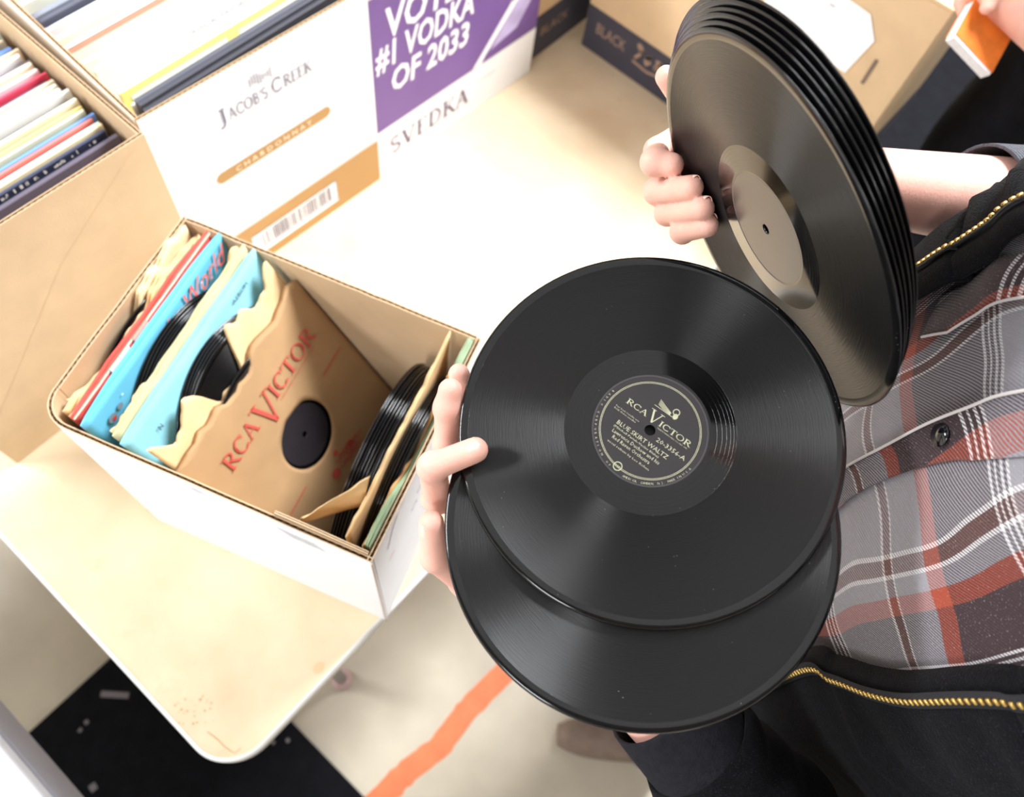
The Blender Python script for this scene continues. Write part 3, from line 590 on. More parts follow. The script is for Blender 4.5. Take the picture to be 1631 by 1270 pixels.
# the big lettered sleeve
RV, RZ = .2265, .304
Tm = np.array([.134, RV, RZ]); cu_, cv_ = .134, .172
LEAN = D_(30)
rs = sleeve('lettered_sleeve', 'large brown paper sleeve with red lettering and round hole, nearest the open gap', .006, .262, RV, RZ, LEAN, .262, mat('brown_paper', S(172, 138, 100), 0.75, 0.07, 18, 0.2, 60, spec=.25), .0065, .0006, 11, .010, .0015, hole=.042, dip=(.46, .12, .016))
record('black disc inside the large lettered brown sleeve, seen through its hole', place(0, 1, RV, RZ, LEAN) @ Matrix.Translation((.134, -.131, -.0034)), 'sleeved disc')
def on_sleeve(m, z=.0032): return build('printed_lettering', m, red_ink, rs, Matrix.Translation((0, 0, z)))
m = M(); Y0 = -.064
serif(m, 'RCA', .038, Y0, .021, .060, bold=.9); serif(m, 'V', .100, Y0 - .016, .040, .036, bold=.8); serif(m, 'ICTOR', .134, Y0, .021, .092, bold=.9)
sans(m, 'RECORDS FOR EVERYONE', .140, Y0 - .006, .0022, .075)
on_sleeve(m)
m = M(); rect(m, .216, -.078, .217, -.0785); 
stroke(m, [(.196, -.105), (.240, -.105)], .0016, lambda p: (p.x, p.y, 0)); stroke(m, [(.03, -.170), (.078, -.170)], .0016, lambda p: (p.x, p.y, 0)); on_sleeve(m)
m = M()
for k, (x, y, r) in enumerate(((.116, -.205, .007), (.135, -.186, .004), (.158, -.2, .005))): disc2(m, x, y, r, 0, 18)
for k in range(7): wiggle(m, .125 + .009 * (k % 4), -.196 - .006 * (k // 2) - .003 * (k % 2), 10, .03, .012, .0018, k)
sans(m, 'QUALITY', .125, -.232, .007, .045); on_sleeve(m)
# right group leaning on the near end wall
for i in range(14):
    vv = .0640 - .0031 * i - (.0012 if i > 3 else 0) if i < 9 else .0294 - .0030 * (i - 9)
    rec_in('%s black disc in the upright bunch at the near end, counted from the gap' % (ordn + ['thirteenth', 'fourteenth'])[i], .1366 + .0008 * math.sin(i * 2.3), vv, .3215 + .002 * math.sin(i * 1.9) - (.003 if i > 8 else 0), D_(-.8), 'upright discs at the near end')
sleeve('paper_sleeve', 'folded tan paper sleeve standing among the upright discs', .014, .260, .0335, .336, D_(-.8), .255, pap_tan2, .0010, .0008, 21, .012, .001, dip=(.45, .3, .006))
sleeve('paper_sleeve', 'orange tan torn sleeve between the upright discs and green sleeves', .012, .258, .0148, .330, D_(-.3), .25, pap_tan, .0007, .0003, 22, .020, .001, nx=50, dip=(.55, .25, .02))
for k, (lab, vt, zt, ue) in enumerate((('sage green paper sleeve nearest the discs at the near end', .0126, .335, .262), ('sage green paper sleeve second from the near end wall', .0102, .338, .263), ('sage green paper sleeve pressed against the near end wall', .0078, .336, .263))):
    sleeve('green_sleeve', lab, .0135, ue, vt, zt, D_(0), .258, pap_green, .0009, .0001, 30 + k, .003, cat='record sleeve', dip=(.52, .27 - .03 * k, .042 - .008 * k))
# loose folded paper flap at the near corner of the gap
m = M(); G = []
for i in range(14):
    a = i / 13; G.append([(.014 + .062 * a * (1 - .3 * b), .078 - .040 * a + .012 * b * (1 - a), .330 - .01 * b - .03 * b * b + .006 * noise.noise(Vector((a * 4, b * 4, 2))) + .008 * a) for b in [j / 9 for j in range(10)]])
m.grid(G); o = build('paper_flap', m, pap_tan2, None, RM.copy(), smooth=True); solid(o, .0005); tag(o, 'creased loose tan paper flap lying over the near corner of the gap', 'paper')
# ------------------------------------------------------------------ LP sleeves in the two cartons
def lp_mesh(w, h, t, seed, open_side=True):
    m = M(); b = .0012
    m.box((0, -t / 2, 0), (w, t / 2, h), 0, bev=min(b, t * .35)); return m
def lp(label, x1, y, ztop, col, parent_box, lean=0.0, t=.004, group=None, edge=None, w=.312, dx=0.0, prints=None, yaw=0.0):
    h = .314; zb = ztop - h * math.cos(lean)
    o = build('album_sleeve', lp_mesh(w, h, t, 0), mat('lp_%02x%02x%02x' % tuple(col), S(*col), 0.55, 0.05, 12))
    o.matrix_world = Matrix.Translation((x1 - w + dx, y + math.sin(lean) * -h, T + zb)) @ Matrix.Rotation(yaw, 4, 'Z') @ Matrix.Rotation(-lean, 4, 'X')
    tag(o, label, 'album sleeve', group)
    if edge:
        m = M(); m.box((.002, -t / 2 - .0004, h - .006), (w - .002, -t / 2 + .0002, h - .0002)); build('cover_edge', m, mat('lpe_%02x%02x%02x' % tuple(edge), S(*edge), .6), o)
    for k_, (nm, f, mt) in enumerate(prints or ()): 
        m = M(); f(m); build(nm, m, mt, o, fr((0, -t / 2 - .0005 - .0005 * k_, 0), (1, 0, 0), (0, 0, 1)))
    return o
left_rows = [   # y, top z, colour, thickness, edge colour, words
 (.5630, .345, (92, 84, 98), .006, None, 'dark plum grey sleeve leaning at the very front'),
 (.5735, .350, (52, 58, 84), .004, (40, 44, 66), 'navy sleeve with pale worn specks, second from the front'),
 (.5810, .352, (238, 222, 184), .004, None, 'cream sleeve just behind the navy one'),
 (.5880, .349, (206, 228, 222), .0035, None, 'pale aqua sleeve third behind the plum one'),
 (.5945, .352, (226, 126, 118), .003, None, 'thin rose red sleeve near the front'),
 (.6015, .350, (108, 150, 214), .004, None, 'mid blue sleeve near the front'),
 (.6085, .355, (210, 216, 186), .004, None, 'pale green sleeve behind the mid blue one'),
 (.6165, .353, (230, 204, 128), .004, None, 'mustard yellow sleeve in the front half'),
 (.6245, .358, (240, 230, 204), .005, None, 'thick ivory sleeve with worn corner behind the mustard one'),
 (.6335, .351, (44, 44, 48), .004, (30, 30, 34), 'black edged sleeve with a ragged white border'),
 (.6425, .357, (238, 236, 232), .005, None, 'white sleeve right behind the black edged one'),
 (.6520, .355, (232, 228, 220), .005, None, 'off white sleeve in the middle of the row'),
 (.6615, .354, (224, 222, 204), .005, None, 'light grey green sleeve in the middle of the row'),
 (.6715, .352, (214, 200, 178), .005, None, 'beige sleeve with a blue patch beside its corner'),
 (.6810, .346, (98, 86, 104), .004, None, 'dark violet sleeve in the back half'),
 (.6880, .351, (222, 70, 96), .0035, None, 'bright crimson sleeve in the back half'),
 (.6965, .353, (240, 216, 220), .005, None, 'pale pink sleeve behind the crimson one'),
 (.7080, .354, (236, 222, 192), .006, None, 'thick cream sleeve behind the pale pink one'),
 (.7190, .348, (104, 94, 106), .004, None, 'dark grey sleeve behind the thick cream one'),
 (.7290, .353, (238, 236, 236), .006, None, 'bright white sleeve in the rear'),
 (.7400, .351, (240, 214, 180), .004, None, 'peach sleeve in the rear'),
 (.7530, .346, (104, 138, 196), .007, None, 'thick denim blue sleeve in the rear'),
 (.7670, .348, (206, 188, 158), .005, None, 'sand brown sleeve in the rear'),
 (.7790, .350, (196, 216, 214), .005, None, 'pale teal sleeve in the rear'),
 (.7900, .346, (228, 142, 88), .005, None, 'orange sleeve in the rear'),
 (.8030, .349, (236, 232, 226), .006, None, 'white sleeve last but two'),
 (.8180, .346, (120, 116, 122), .006, None, 'grey sleeve last but one'),
 (.8330, .348, (226, 214, 190), .006, None, 'cream sleeve last at the back'),
]
for i, (y, z, col, t, ed, wds) in enumerate(left_rows):
    o = lp(wds + ' of the brown carton', .4155 - .008 * abs(math.sin(i * 1.9)), y, z, col, lbox, 0.0, t, 'album sleeves in the brown carton', ed)
    if i in (1, 9):
        m = M(); r2 = random.Random(i)
        for k in range(60): rect(m, (x := r2.uniform(.01, .3)), .3135 - .007, x + r2.uniform(.001, .004), .3135 - r2.uniform(.001, .005))
        build('worn_specks', m, mat('worn_white', S(214, 210, 204), .9), o, fr((0, -t / 2 - .0006, 0), (1, 0, 0), (0, 0, 1)), kind='stuff')
    if i == 13:
        m = M(); m.box((.303, -t / 2 - .0012, .27), (.3125, -t / 2 - .0002, .306)); build('blue_patch', m, mat('blue_patch', S(84, 128, 204), .5), o)
LN = D_(0)
blk = [('black sleeve at the very front of the white wine case', .5580, .359), ('black sleeve second from the front of the wine case', .5655, .3625), ('charcoal sleeve third from the front of the wine case', .5730, .362)]
for i, (lab, y, z) in enumerate(blk): lp(lab, .7660, y, z, ((58, 58, 66), (66, 66, 76), (82, 82, 92))[i], wcase, 0, .0066, 'dark sleeves in the wine case')
yel = mat('yellow_print', S(244, 234, 140), .5); yel2 = mat('soft_yellow_print', S(242, 232, 150), .5); wht = mat('warm_white_card', S(240, 238, 228), .5)
lp('warm white sleeve directly behind the black ones in the wine case', .764, .5830, .350, (240, 238, 230), wcase, 0, .004)
def yb(m): rect(m, .001, .245, .311, .3135)
def yw(m): m.add([(.012, .285, 0), (.016, .306, 0), (.15, .306, 0), (.15, .285, 0)], [(0, 1, 2, 3)]); m.add([(.165, .288, 0), (.165, .308, 0), (.215, .308, 0), (.215, .288, 0)], [(0, 1, 2, 3)])
lp('white sleeve with yellow top border and white title boxes in the wine case', .7635, .6050, .353, (240, 236, 214), wcase, 0, .005, prints=(('yellow_border', yb, yel), ('title_box', lambda m: [q for q in (rect(m, .012, .268, .006 + .15, .304), rect(m, .175, .27, .305, .304))], wht)))
lp('plain white sleeve with faint violet title behind the yellow bordered one', .7630, .6480, .357, (242, 240, 232), wcase, 0, .006, prints=(('faint_title', lambda m: sans(m, 'CLASSICAL FAVORITES', .12, .288, .007, .12), mat('faint_violet', S(176, 170, 206), .6)), ('faint_number', lambda m: sans(m, 'VOL 2', .262, .292, .009, .035), mat('faint_violet', S(176, 170, 206), .6)),))
lp('ivory sleeve in the middle of the wine case', .7625, .6700, .354, (240, 234, 214), wcase, 0, .005)
lp('cream sleeve with a dusty brown top band in the middle of the wine case', .7620, .7010, .355, (240, 234, 220), wcase, 0, .0065, edge=(206, 160, 142), prints=(('brown_band', lambda m: rect(m, .001, .306, .311, .3138), mat('dusty_brown_print', S(206, 160, 142), .6)),))
lp('cream sleeve with small brown smudges in the back half of the wine case', .7615, .7190, .356, (240, 232, 208), wcase, 0, .006, prints=(('smudge', lambda m: disc2(m, .05, .295, .005, 0, 10), mat('smudge_tan', S(206, 186, 150), .8)),))
lp('pale grey sleeve behind the cream one in the wine case', .7610, .7420, .353, (216, 216, 222), wcase, 0, .006)
lp('slate grey sleeve with a tan patch toward the back of the wine case', .7660, .7560, .356, (86, 88, 102), wcase, 0, .006)
lp('steel grey sleeve toward the back of the wine case', .7660, .7700, .354, (132, 136, 148), wcase, 0, .008)
lp('eggshell sleeve in the rear of the wine case', .7660, .7950, .356, (226, 226, 212), wcase, 0, .008)
lp('pale sage sleeve last in the wine case', .7660, .8250, .356, (212, 214, 204), wcase, 0, .008)
# ------------------------------------------------------------------ held records
nF = np.array([-.0471, -.3093, -1.0]); nF /= np.linalg.norm(nF); cF = np.array([.0911, .0212, .5270])
wN = c2w(nF)
def plane_x(c, n, p0, p1):                            # in-plane direction between two picture points
    a = atp(*p0, c, n); b = atp(*p1, c, n); return b - a
LS, RS = .955, 1.03
wc = c2p(cF * LS)
ex = plane_x(wc, wN, (1006, 642), (1104, 712)); ey = np.cross(wN, ex)
front_rec = record('black shellac record in front with dark lettered label, held flat by the left hand', fr(wc, ex, ey) @ Matrix.Scale(LS, 4), 'records held in the left hand')
m = M(); K_ = .0000716
def tx(t, a, b, h, wd, **k): sans(m, t, a * K_, b * K_, h * K_, wd * K_, res=1, **k)
serif(m, 'RCA', -336 * K_, 80 * K_, 56 * K_, 232 * K_, bold=.95); serif(m, 'V', -104 * K_, 64 * K_, 124 * K_, 142 * K_, bold=.75); serif(m, 'ICTOR', 28 * K_, 80 * K_, 56 * K_, 350 * K_, bold=.95)
tx('For best results use', -388, -2, 15, 262); tx('RCA Victor needles', -388, -28, 15, 240); tx('TRADE MARKS REG. U.S. PAT. OFF.', 40, 52, 12, 330)
tx('BLUE SKIRT WALTZ', -284, -136, 42, 560); tx('20-3356-A', 100, -52, 42, 310); tx('(Mitchell Parish-Vaclav Blaha)', -290, -172, 20, 500)
tx('Lawrence Duchow and his', -272, -222, 34, 520); tx('Red Raven Orchestra', -236, -272, 34, 412); tx('vocal refrain by Leo Rohen', -252, -322, 20, 460)
ring2(m, .0334, .00034); ring2(m, .0326, .0003); ring2(m, .0028, .0006, n=24, cx=-35 * K_, cy=-456 * K_)
tx('RCA', -62, -462, 16, 54)
def rimtext(t, r, a0, a1, h):
    for i, ch in enumerate(t):
        if ch == ' ': continue
        a = math.radians(a0 + (a1 - a0) * i / (len(t) - 1)); sans(m, ch, r * math.cos(a), r * math.sin(a), h, ang=a + math.pi / 2, align='L', res=1)
rimtext('RADIO CORPORATION OF', .0366, 168, 258, .0014); rimtext('AMERICA, CAMDEN, N.J. MADE IN U.S.A.', .0366, 276, 352, .0014)
# neutral emblem standing where the trade picture sits: a horn shape over a small base
for k in range(5): stroke(m, [(-90 * K_ + k * 2 * K_, (300 - k * 12) * K_), (-20 * K_, (275 - k * 10) * K_), (60 * K_, (250 - k * 5) * K_)], 5 * K_, lambda p: (p.x, p.y, 0))
stroke(m, [(-108 * K_, 225 * K_), (90 * K_, 225 * K_)], 5 * K_, lambda p: (p.x, p.y, 0)); ring2(m, 30 * K_, 8 * K_, n=20, cx=95 * K_, cy=285 * K_); disc2(m, 110 * K_, 245 * K_, 24 * K_, 0, 14, 30 * K_)
lab_f = [c for c in front_rec.children][0]
lab_f.data = lab_f.data.copy(); build('label_print', m, silver_ink, lab_f, Matrix.Translation((0, 0, .00135)))
m = M(); ring2(m, .0378, .0012); build('label_rim', m, mat('label_rim', S(74, 70, 74), .3), lab_f, Matrix.Translation((0, 0, .0013)))
cL = np.array([.0818, .0788, .5088]) * 1.012 * LS
record('lower black record held beneath the lettered one, its label hidden', fr(c2p(cL) , ex, np.cross(wN, ex)) @ Matrix.Rotation(1.0, 4, 'Z') @ Matrix.Scale(LS, 4), 'records held in the left hand')
# fanned stack in the right hand
nS = np.array([-.8882, .4595, -.002]); nS /= np.linalg.norm(nS)
c0 = np.array([.1610, -.1073, .5038]) * RS; cB = np.array([.1556, -.1199, .4795])
wS = c2w(nS)
# slide along the view so that the discs stack straight behind one another
aS = np.array([0, 0, 1.0]); bS = np.array([.459, .888, 0])
for i, f in enumerate((0, .2, .4, .6, .8, 1.0)):
    c = c0 - nS * .0140 * f + aS * .001 * f - bS * .0145 * f + bS * .0012 * math.sin(i * 2.4) * f
    dn = c2w(nS - aS * .040 * f)
    names = ['front record of the raised stack, label facing the table', 'second record of the raised stack, right behind the front one', 'third record of the raised stack in the right hand', 'middle record of the raised stack in the right hand', 'fifth record of the raised stack in the right hand', 'sixth record of the raised stack, before the rearmost', 'rearmost record of the raised stack, set apart at the back']
    e1 = np.cross(dn, c2w([0, 0, 1.0])); record(names[i + (i == 5)], fr(c2p(c), e1, np.cross(dn, e1)) @ Matrix.Diagonal((RS, RS, .6, 1)), 'records held up in the right hand')
# ------------------------------------------------------------------ people: distance-field bodies turned into one continuous surface
def smin(a, b, k):
    h = np.clip(.5 + .5 * (b - a) / k, 0, 1); return b * (1 - h) + a * h - k * h * (1 - h)
class Field:
    def __init__(s, lo, hi, h):
        s.h = h; s.lo = np.array(lo, np.float32); n = [int(math.ceil((hi[i] - lo[i]) / h)) + 1 for i in range(3)]; s.n = n
        ax = [lo[i] + h * np.arange(n[i], dtype=np.float32) for i in range(3)]
        s.X, s.Y, s.Z = ax[0][:, None, None], ax[1][None, :, None], ax[2][None, None, :]
    def cap(s, p, q, r0, r1):
        p = np.array(p, np.float32); d = np.array(q, np.float32) - p; L = max(float(d @ d), 1e-9)
        t = np.clip(((s.X - p[0]) * d[0] + (s.Y - p[1]) * d[1] + (s.Z - p[2]) * d[2]) / L, 0, 1)
        dx = s.X - p[0] - t * d[0]; dy = s.Y - p[1] - t * d[1]; dz = s.Z - p[2] - t * d[2]
        return np.sqrt(dx * dx + dy * dy + dz * dz) - (r0 + (r1 - r0) * t)
    def ell(s, c, r, Rm=None):
        x, y, z = s.X - c[0], s.Y - c[1], s.Z - c[2]
        if Rm is not None: x, y, z = [x * Rm[i][0] + y * Rm[i][1] + z * Rm[i][2] for i in range(3)]
        k = np.sqrt((x / r[0]) ** 2 + (y / r[1]) ** 2 + (z / r[2]) ** 2); return (k - 1) * min(r)
    def chain(s, pts, rs, k=.004):
        d = None
        for i in range(len(pts) - 1):
            c = s.cap(pts[i], pts[i + 1], rs[i], rs[i + 1]); d = c if d is None else smin(d, c, k)
        return d
    def mesh(s, D):
        D = np.broadcast_to(D, s.n).astype(np.float32); ins = D < 0
        n = s.n; acc = np.zeros((n[0] - 1, n[1] - 1, n[2] - 1, 3), np.float32); cnt = np.zeros((n[0] - 1, n[1] - 1, n[2] - 1), np.float32)
        faces = []; crossing = []
        for ax in range(3):
            a = [slice(None)] * 3; b = [slice(None)] * 3; a[ax] = slice(0, -1); b[ax] = slice(1, None)
            da, db = D[tuple(a)], D[tuple(b)]; cr = (da < 0) != (db < 0); idx = np.argwhere(cr); t = da[cr] / (da[cr] - db[cr])
            pos = idx.astype(np.float32); pos[:, ax] += t; crossing.append((ax, idx, da[cr] < 0))
            o1, o2 = [i for i in range(3) if i != ax]
            for e1 in (0, 1):
                for e2 in (0, 1):
                    c = idx.copy(); c[:, o1] -= e1; c[:, o2] -= e2
                    ok = np.all(c >= 0, 1) & (c[:, 0] < n[0] - 1) & (c[:, 1] < n[1] - 1) & (c[:, 2] < n[2] - 1)
                    np.add.at(acc, tuple(c[ok].T), pos[ok]); np.add.at(cnt, tuple(c[ok].T), 1)
        cell = cnt > 0; ids = -np.ones(cnt.shape, np.int64); ids[cell] = np.arange(cell.sum())
        vs = acc[cell] / cnt[cell][:, None] * s.h + s.lo
        for ax, idx, inside in crossing:
            o1, o2 = [(1, 2), (2, 0), (0, 1)][ax]
            q = []
            for e1, e2 in ((1, 1), (0, 1), (0, 0), (1, 0)):
                c = idx.copy(); c[:, o1] -= e1; c[:, o2] -= e2; ok = np.all(c >= 0, 1) & (c[:, 0] < n[0] - 1) & (c[:, 1] < n[1] - 1) & (c[:, 2] < n[2] - 1)
                v = -np.ones(len(c), np.int64); v[ok] = ids[tuple(c[ok].T)]; q.append(v)
            q = np.stack(q, 1); q[~inside] = q[~inside][:, ::-1]; faces.append(q[np.all(q >= 0, 1)])
        return vs, np.concatenate(faces)
def bounds(pts, pad):
    P = np.array(pts); return P.min(0) - pad, P.max(0) + pad
def np_mesh(name, parts, mats, parent=None, mtx=None):
    m = bpy.data.meshes.new(name); vs = np.concatenate([p[0] for p in parts]); off = 0; fs = []
    for v, f in parts: fs.append(f + off); off += len(v)
    fs = np.concatenate(fs); m.vertices.add(len(vs)); m.vertices.foreach_set('co', vs.astype(np.float32).ravel())
    m.loops.add(fs.size); m.loops.foreach_set('vertex_index', fs.ravel().astype(np.int32)); m.polygons.add(len(fs))
    m.polygons.foreach_set('loop_start', np.arange(0, fs.size, 4, dtype=np.int32)); m.polygons.foreach_set('use_smooth', np.ones(len(fs), bool))
    m.update(calc_edges=True); m.validate()
    for q in (mats if isinstance(mats, (list, tuple)) else [mats]): m.materials.append(q)
    return link(name, m, parent, mtx)
def skin_mat():
    m = mat('skin', S(234, 180, 164), 0.48, 0.05, 60, 0.10, 420, spec=0.35, sss=0.25); return m
skin = skin_mat()
def plane_pt(px, py, nu): return atp(px, py, c2p(c0 + nS * nu), wS)
def mixp(a, b, t): return np.array(a) * (1 - t) + np.array(b) * t
# --- right hand (raised stack): fingers hook round the far edge of the discs, thumb behind
fing = []
for tip, dip, phi, r in (((1070, 263), (1043, 258), -41, .0100), ((1101, 299), (1047, 305), -31, .0100), ((1119, 332), (1063, 339), -22.5, .0096), ((1128, 360), (1087, 369), -14.5, .0088)):
    ph = math.radians(phi); rad = aS * math.cos(ph) + bS * math.sin(ph)
    P = [c2p(c0 + rad * .0948 - nS * .050), c2p(c0 + rad * .1560 - nS * .022), c2p(c0 + rad * .1535 + nS * .005), plane_pt(*dip, .019), plane_pt(*tip, .0106)]
    fing.append((P, [r * 1.2, r * 1.06, r * 1.0, r * 1.0, r * .92]))
elbow_r = atd(1745, 345, .72)
mcp = [f[0][0] for f in fing]; kn = mixp(mcp[0], mcp[3], .5); wdir = (elbow_r - kn) / np.linalg.norm(elbow_r - kn); wrist_r = kn + wdir * .092
thumb_r = [mixp(wrist_r, mcp[0], .25) + c2w([-.0, -.012, 0]), plane_pt(1128, 214, -.046), plane_pt(1092, 166, -.036), plane_pt(1061, 122, -.024)]
def hand_field(h, fing, wrist, elbow, thumb, tr, fr0, fr1, kpalm=.010):
    allp = [p for f in fing for p in f[0]] + [wrist, elbow] + list(thumb)
    lo, hi = bounds(allp, .055); Fd = Field(lo, hi, h)
    palm = Fd.cap(wrist, elbow, fr0, fr1)
    for f in fing: palm = smin(palm, Fd.cap(wrist, f[0][0], .017, f[1][0] * 1.02), kpalm)
    for i in range(len(fing) - 1): palm = smin(palm, Fd.cap(fing[i][0][0], fing[i + 1][0][0], .0115, .0110), .006)
    palm = smin(palm, Fd.cap(mixp(wrist, thumb[0], .6), thumb[1], .019, tr * 1.15), .010)
    fs = None
    for P, rs in fing:
        d = Fd.chain(P, rs, .003)
        for j in (1, len(P) - 2): d = smin(d, Fd.ell(P[j], (rs[j] * 1.03,) * 3), .004)
        fs = d if fs is None else np.minimum(fs, d)
    D = smin(palm, fs, .006); th = Fd.chain(thumb, [tr * 1.25, tr * 1.1, tr, tr * .86], .004); D = smin(D, th, .006)
    return Fd.mesh(D)
hr = hand_field(.0021, fing, wrist_r, elbow_r, thumb_r, .0100, .0285, .0455)
# --- left hand (under the two flat records)
def atl(px, py, d): return atd(px, py, d * LS)
fl = []
for P, r in (
    ([atl(785, 800, .583), atl(696, 794, .556), atl(689, 744, .517), atl(757, 717, .5150)], .0088),
    ([atl(800, 760, .588), atl(713, 706, .560), atl(713, 650, .545), atl(717, 622, .540)], .0086),
    ([atl(825, 735, .592), atl(752, 660, .578), atl(737, 622, .570), atl(731, 596, .566)], .0080),
    ([atl(850, 720, .596), atl(800, 670, .592), atl(790, 630, .588), atl(785, 610, .586)], .0072)):
    fl.append((P, [r * 1.2, r * 1.08, r, r * .92]))
wrist_l = atl(915, 985, .625); elbow_l = atl(1345, 1440, .69)
thumb_l = [atl(850, 960, .612), atl(742, 925, .580), atl(693, 888, .545), atl(687, 833, .528)]
hl = hand_field(.0020, fl, wrist_l, elbow_l, thumb_l, .0095, .027, .041)
# --- body
FW = np.array([-.6, .8, 0]); RW = np.array([.8, .6, 0]); TC = np.array([.590, -.400, 0])
def bp_(r, f, z): return TC + RW * r + FW * f + np.array([0, 0, z + T])
sh_r, sh_l = bp_(.165, -.02, .735), bp_(-.165, -.02, .725)
hip_r, hip_l = bp_(.09, -.02, .17), bp_(-.09, -.02, .17); kn_r, kn_l = bp_(.10, .0, -.26), bp_(-.10, .02, -.26); an_r, an_l = bp_(.10, -.05, -.66), bp_(-.11, -.03, -.66)
head = bp_(0, .035, 1.0); neck0 = bp_(0, -.02, .78)
lo, hi = bounds([an_r, an_l, head, sh_r, sh_l, elbow_r, elbow_l, bp_(0, .2, -.7)], .16); lo[2] = .02
Fd = Field(lo, hi, .0085)
D = Fd.ell(bp_(0, 0, .56), (.155, .100, .24), (RW, FW, (0, 0, 1)))
D = smin(D, Fd.ell(bp_(0, -.01, .22), (.150, .100, .16), (RW, FW, (0, 0, 1))), .06)
D = smin(D, Fd.cap(sh_r, sh_l, .055, .055), .05); D = smin(D, Fd.cap(neck0, mixp(neck0, head, .65), .055, .052), .04)
hd = Fd.ell(head, (.076, .096, .118), (RW, FW, (0, 0, 1))); hd = smin(hd, Fd.ell(head + FW * .035 + np.array([0, 0, -.065]), (.056, .055, .055), (RW, FW, (0, 0, 1))), .03)
hd = smin(hd, Fd.cap(head + FW * .088 + np.array([0, 0, .012]), head + FW * .112 + np.array([0, 0, -.022]), .008, .013), .012)
for sgn in (-1, 1): hd = smin(hd, Fd.ell(head + RW * .077 * sgn + np.array([0, 0, -.005]), (.010, .020, .032), (RW, FW, (0, 0, 1))), .008)
hd = smin(hd, Fd.cap(head + FW * .087 - RW * .02 + np.array([0, 0, -.06]), head + FW * .087 + RW * .02 + np.array([0, 0, -.06]), .008, .008), .01)
D = smin(D, hd, .02)
for s_, e_, in ((sh_r, elbow_r), (sh_l, elbow_l)): D = smin(D, Fd.cap(s_, e_, .050, .041), .03)
for h_, k_, a_, sg in ((hip_r, kn_r, an_r, 1), (hip_l, kn_l, an_l, -1)):
    D = smin(D, Fd.cap(h_, k_, .080, .056), .04); D = smin(D, Fd.cap(k_, a_, .054, .036), .03); D = smin(D, Fd.cap(a_ + np.array([0, 0, -.03]), a_ + FW * .15 + np.array([0, 0, -.05]), .030, .024), .02)
bodym = Fd.mesh(D)
person = np_mesh('person', [bodym, hr, hl], skin)
tag(person, 'person in grey and rust plaid shirt and open black jacket holding up old records', 'person')
# nails
nailM = mat('fingernail', S(240, 196, 182), 0.25, spec=0.5)
def nail(pos, nrm, along, wd=.0050, ln=.0062):
    m = M(); G = []
    for i in range(9):
        a = -1 + 2 * i / 8; row = []
        for j in range(9):
            b = -1 + 2 * j / 8; k = (1 - .30 * abs(b) ** 3) if b > 0 else (1 - .22 * abs(b) ** 2.5); row.append((a * wd * k, b * ln * (1 - .10 * a * a), -.0030 * a * a - .0008 * b * b + .0004))
        G.append(row)
    m.grid(G); z = V(nrm).normalized(); y = V(along); x = y.cross(z); o = build('fingernail', m, nailM, person, fr(pos, x, y, z), smooth=True); solid(o, .0004)
toC = lambda p: (CAM - np.array(p)) / np.linalg.norm(CAM - np.array(p))
def nail_on(tip, prev, r, upv, back=.004, **k):
    ax = np.array(tip) - np.array(prev); ax /= np.linalg.norm(ax); n = np.array(upv) - ax * np.dot(upv, ax); n /= np.linalg.norm(n)
    nail(np.array(tip) - ax * back + n * (r * .965), n, ax, **k)
nail_on(fl[0][0][3], fl[0][0][2], .0079, wN, .002, wd=.0056, ln=.0070)
nail_on(thumb_l[3], thumb_l[2], .0083, c2w([-.62, .1, -.78]), .004, wd=.0050, ln=.0066)
for i in (1, 2, 3): nail_on(fing[i][0][-1], fing[i][0][-2], .0090, c2w([.35, -.25, -1]) , -.001, wd=.0046, ln=.0055)
# ------------------------------------------------------------------ clothes of the person holding the records
SEC = [(-.06, .185, .125), (.15, .180, .122), (.30, .180, .124), (.45, .190, .130), (.60, .198, .132), (.70, .196, .124), (.77, .150, .104), (.82, .088, .088)]
def sec(z):
    z = min(max(z, SEC[0][0]), SEC[-1][0])
    for (z0, a0, b0), (z1, a1, b1) in zip(SEC, SEC[1:]):
        if z <= z1:
            t = (z - z0) / (z1 - z0); t = t * t * (3 - 2 * t); return a0 + (a1 - a0) * t, b0 + (b1 - b0) * t
PW = 2.4
def TS(th, z, off=0.0):
    a, b = sec(z); a += off; b += off; s_, c_ = math.sin(th), math.cos(th)
    r = a * math.copysign(abs(s_) ** (2 / PW), s_); f = b * math.copysign(abs(c_) ** (2 / PW), c_)
    return V(bp_(r, f, z))
def hit(px, py, off=0.0, smin_=.25, smax=1.1):
    r_ = ray(px, py)
    for i in range(2000):
        sd_ = smin_ + (smax - smin_) * i / 2000; p = CAM + r_ * sd_; q = p - TC; z = p[2] - T
        if not -.06 < z < .82: continue
        a, b = sec(z); rr = float(np.dot(q, RW)); ff = float(np.dot(q, FW))
        if (abs(rr) / (a + off)) ** PW + (abs(ff) / (b + off)) ** PW <= 1: return p, math.atan2(math.copysign((abs(rr) / (a + off)) ** (PW / 2), rr), math.copysign((abs(ff) / (b + off)) ** (PW / 2), ff)), z, sd_
    return None
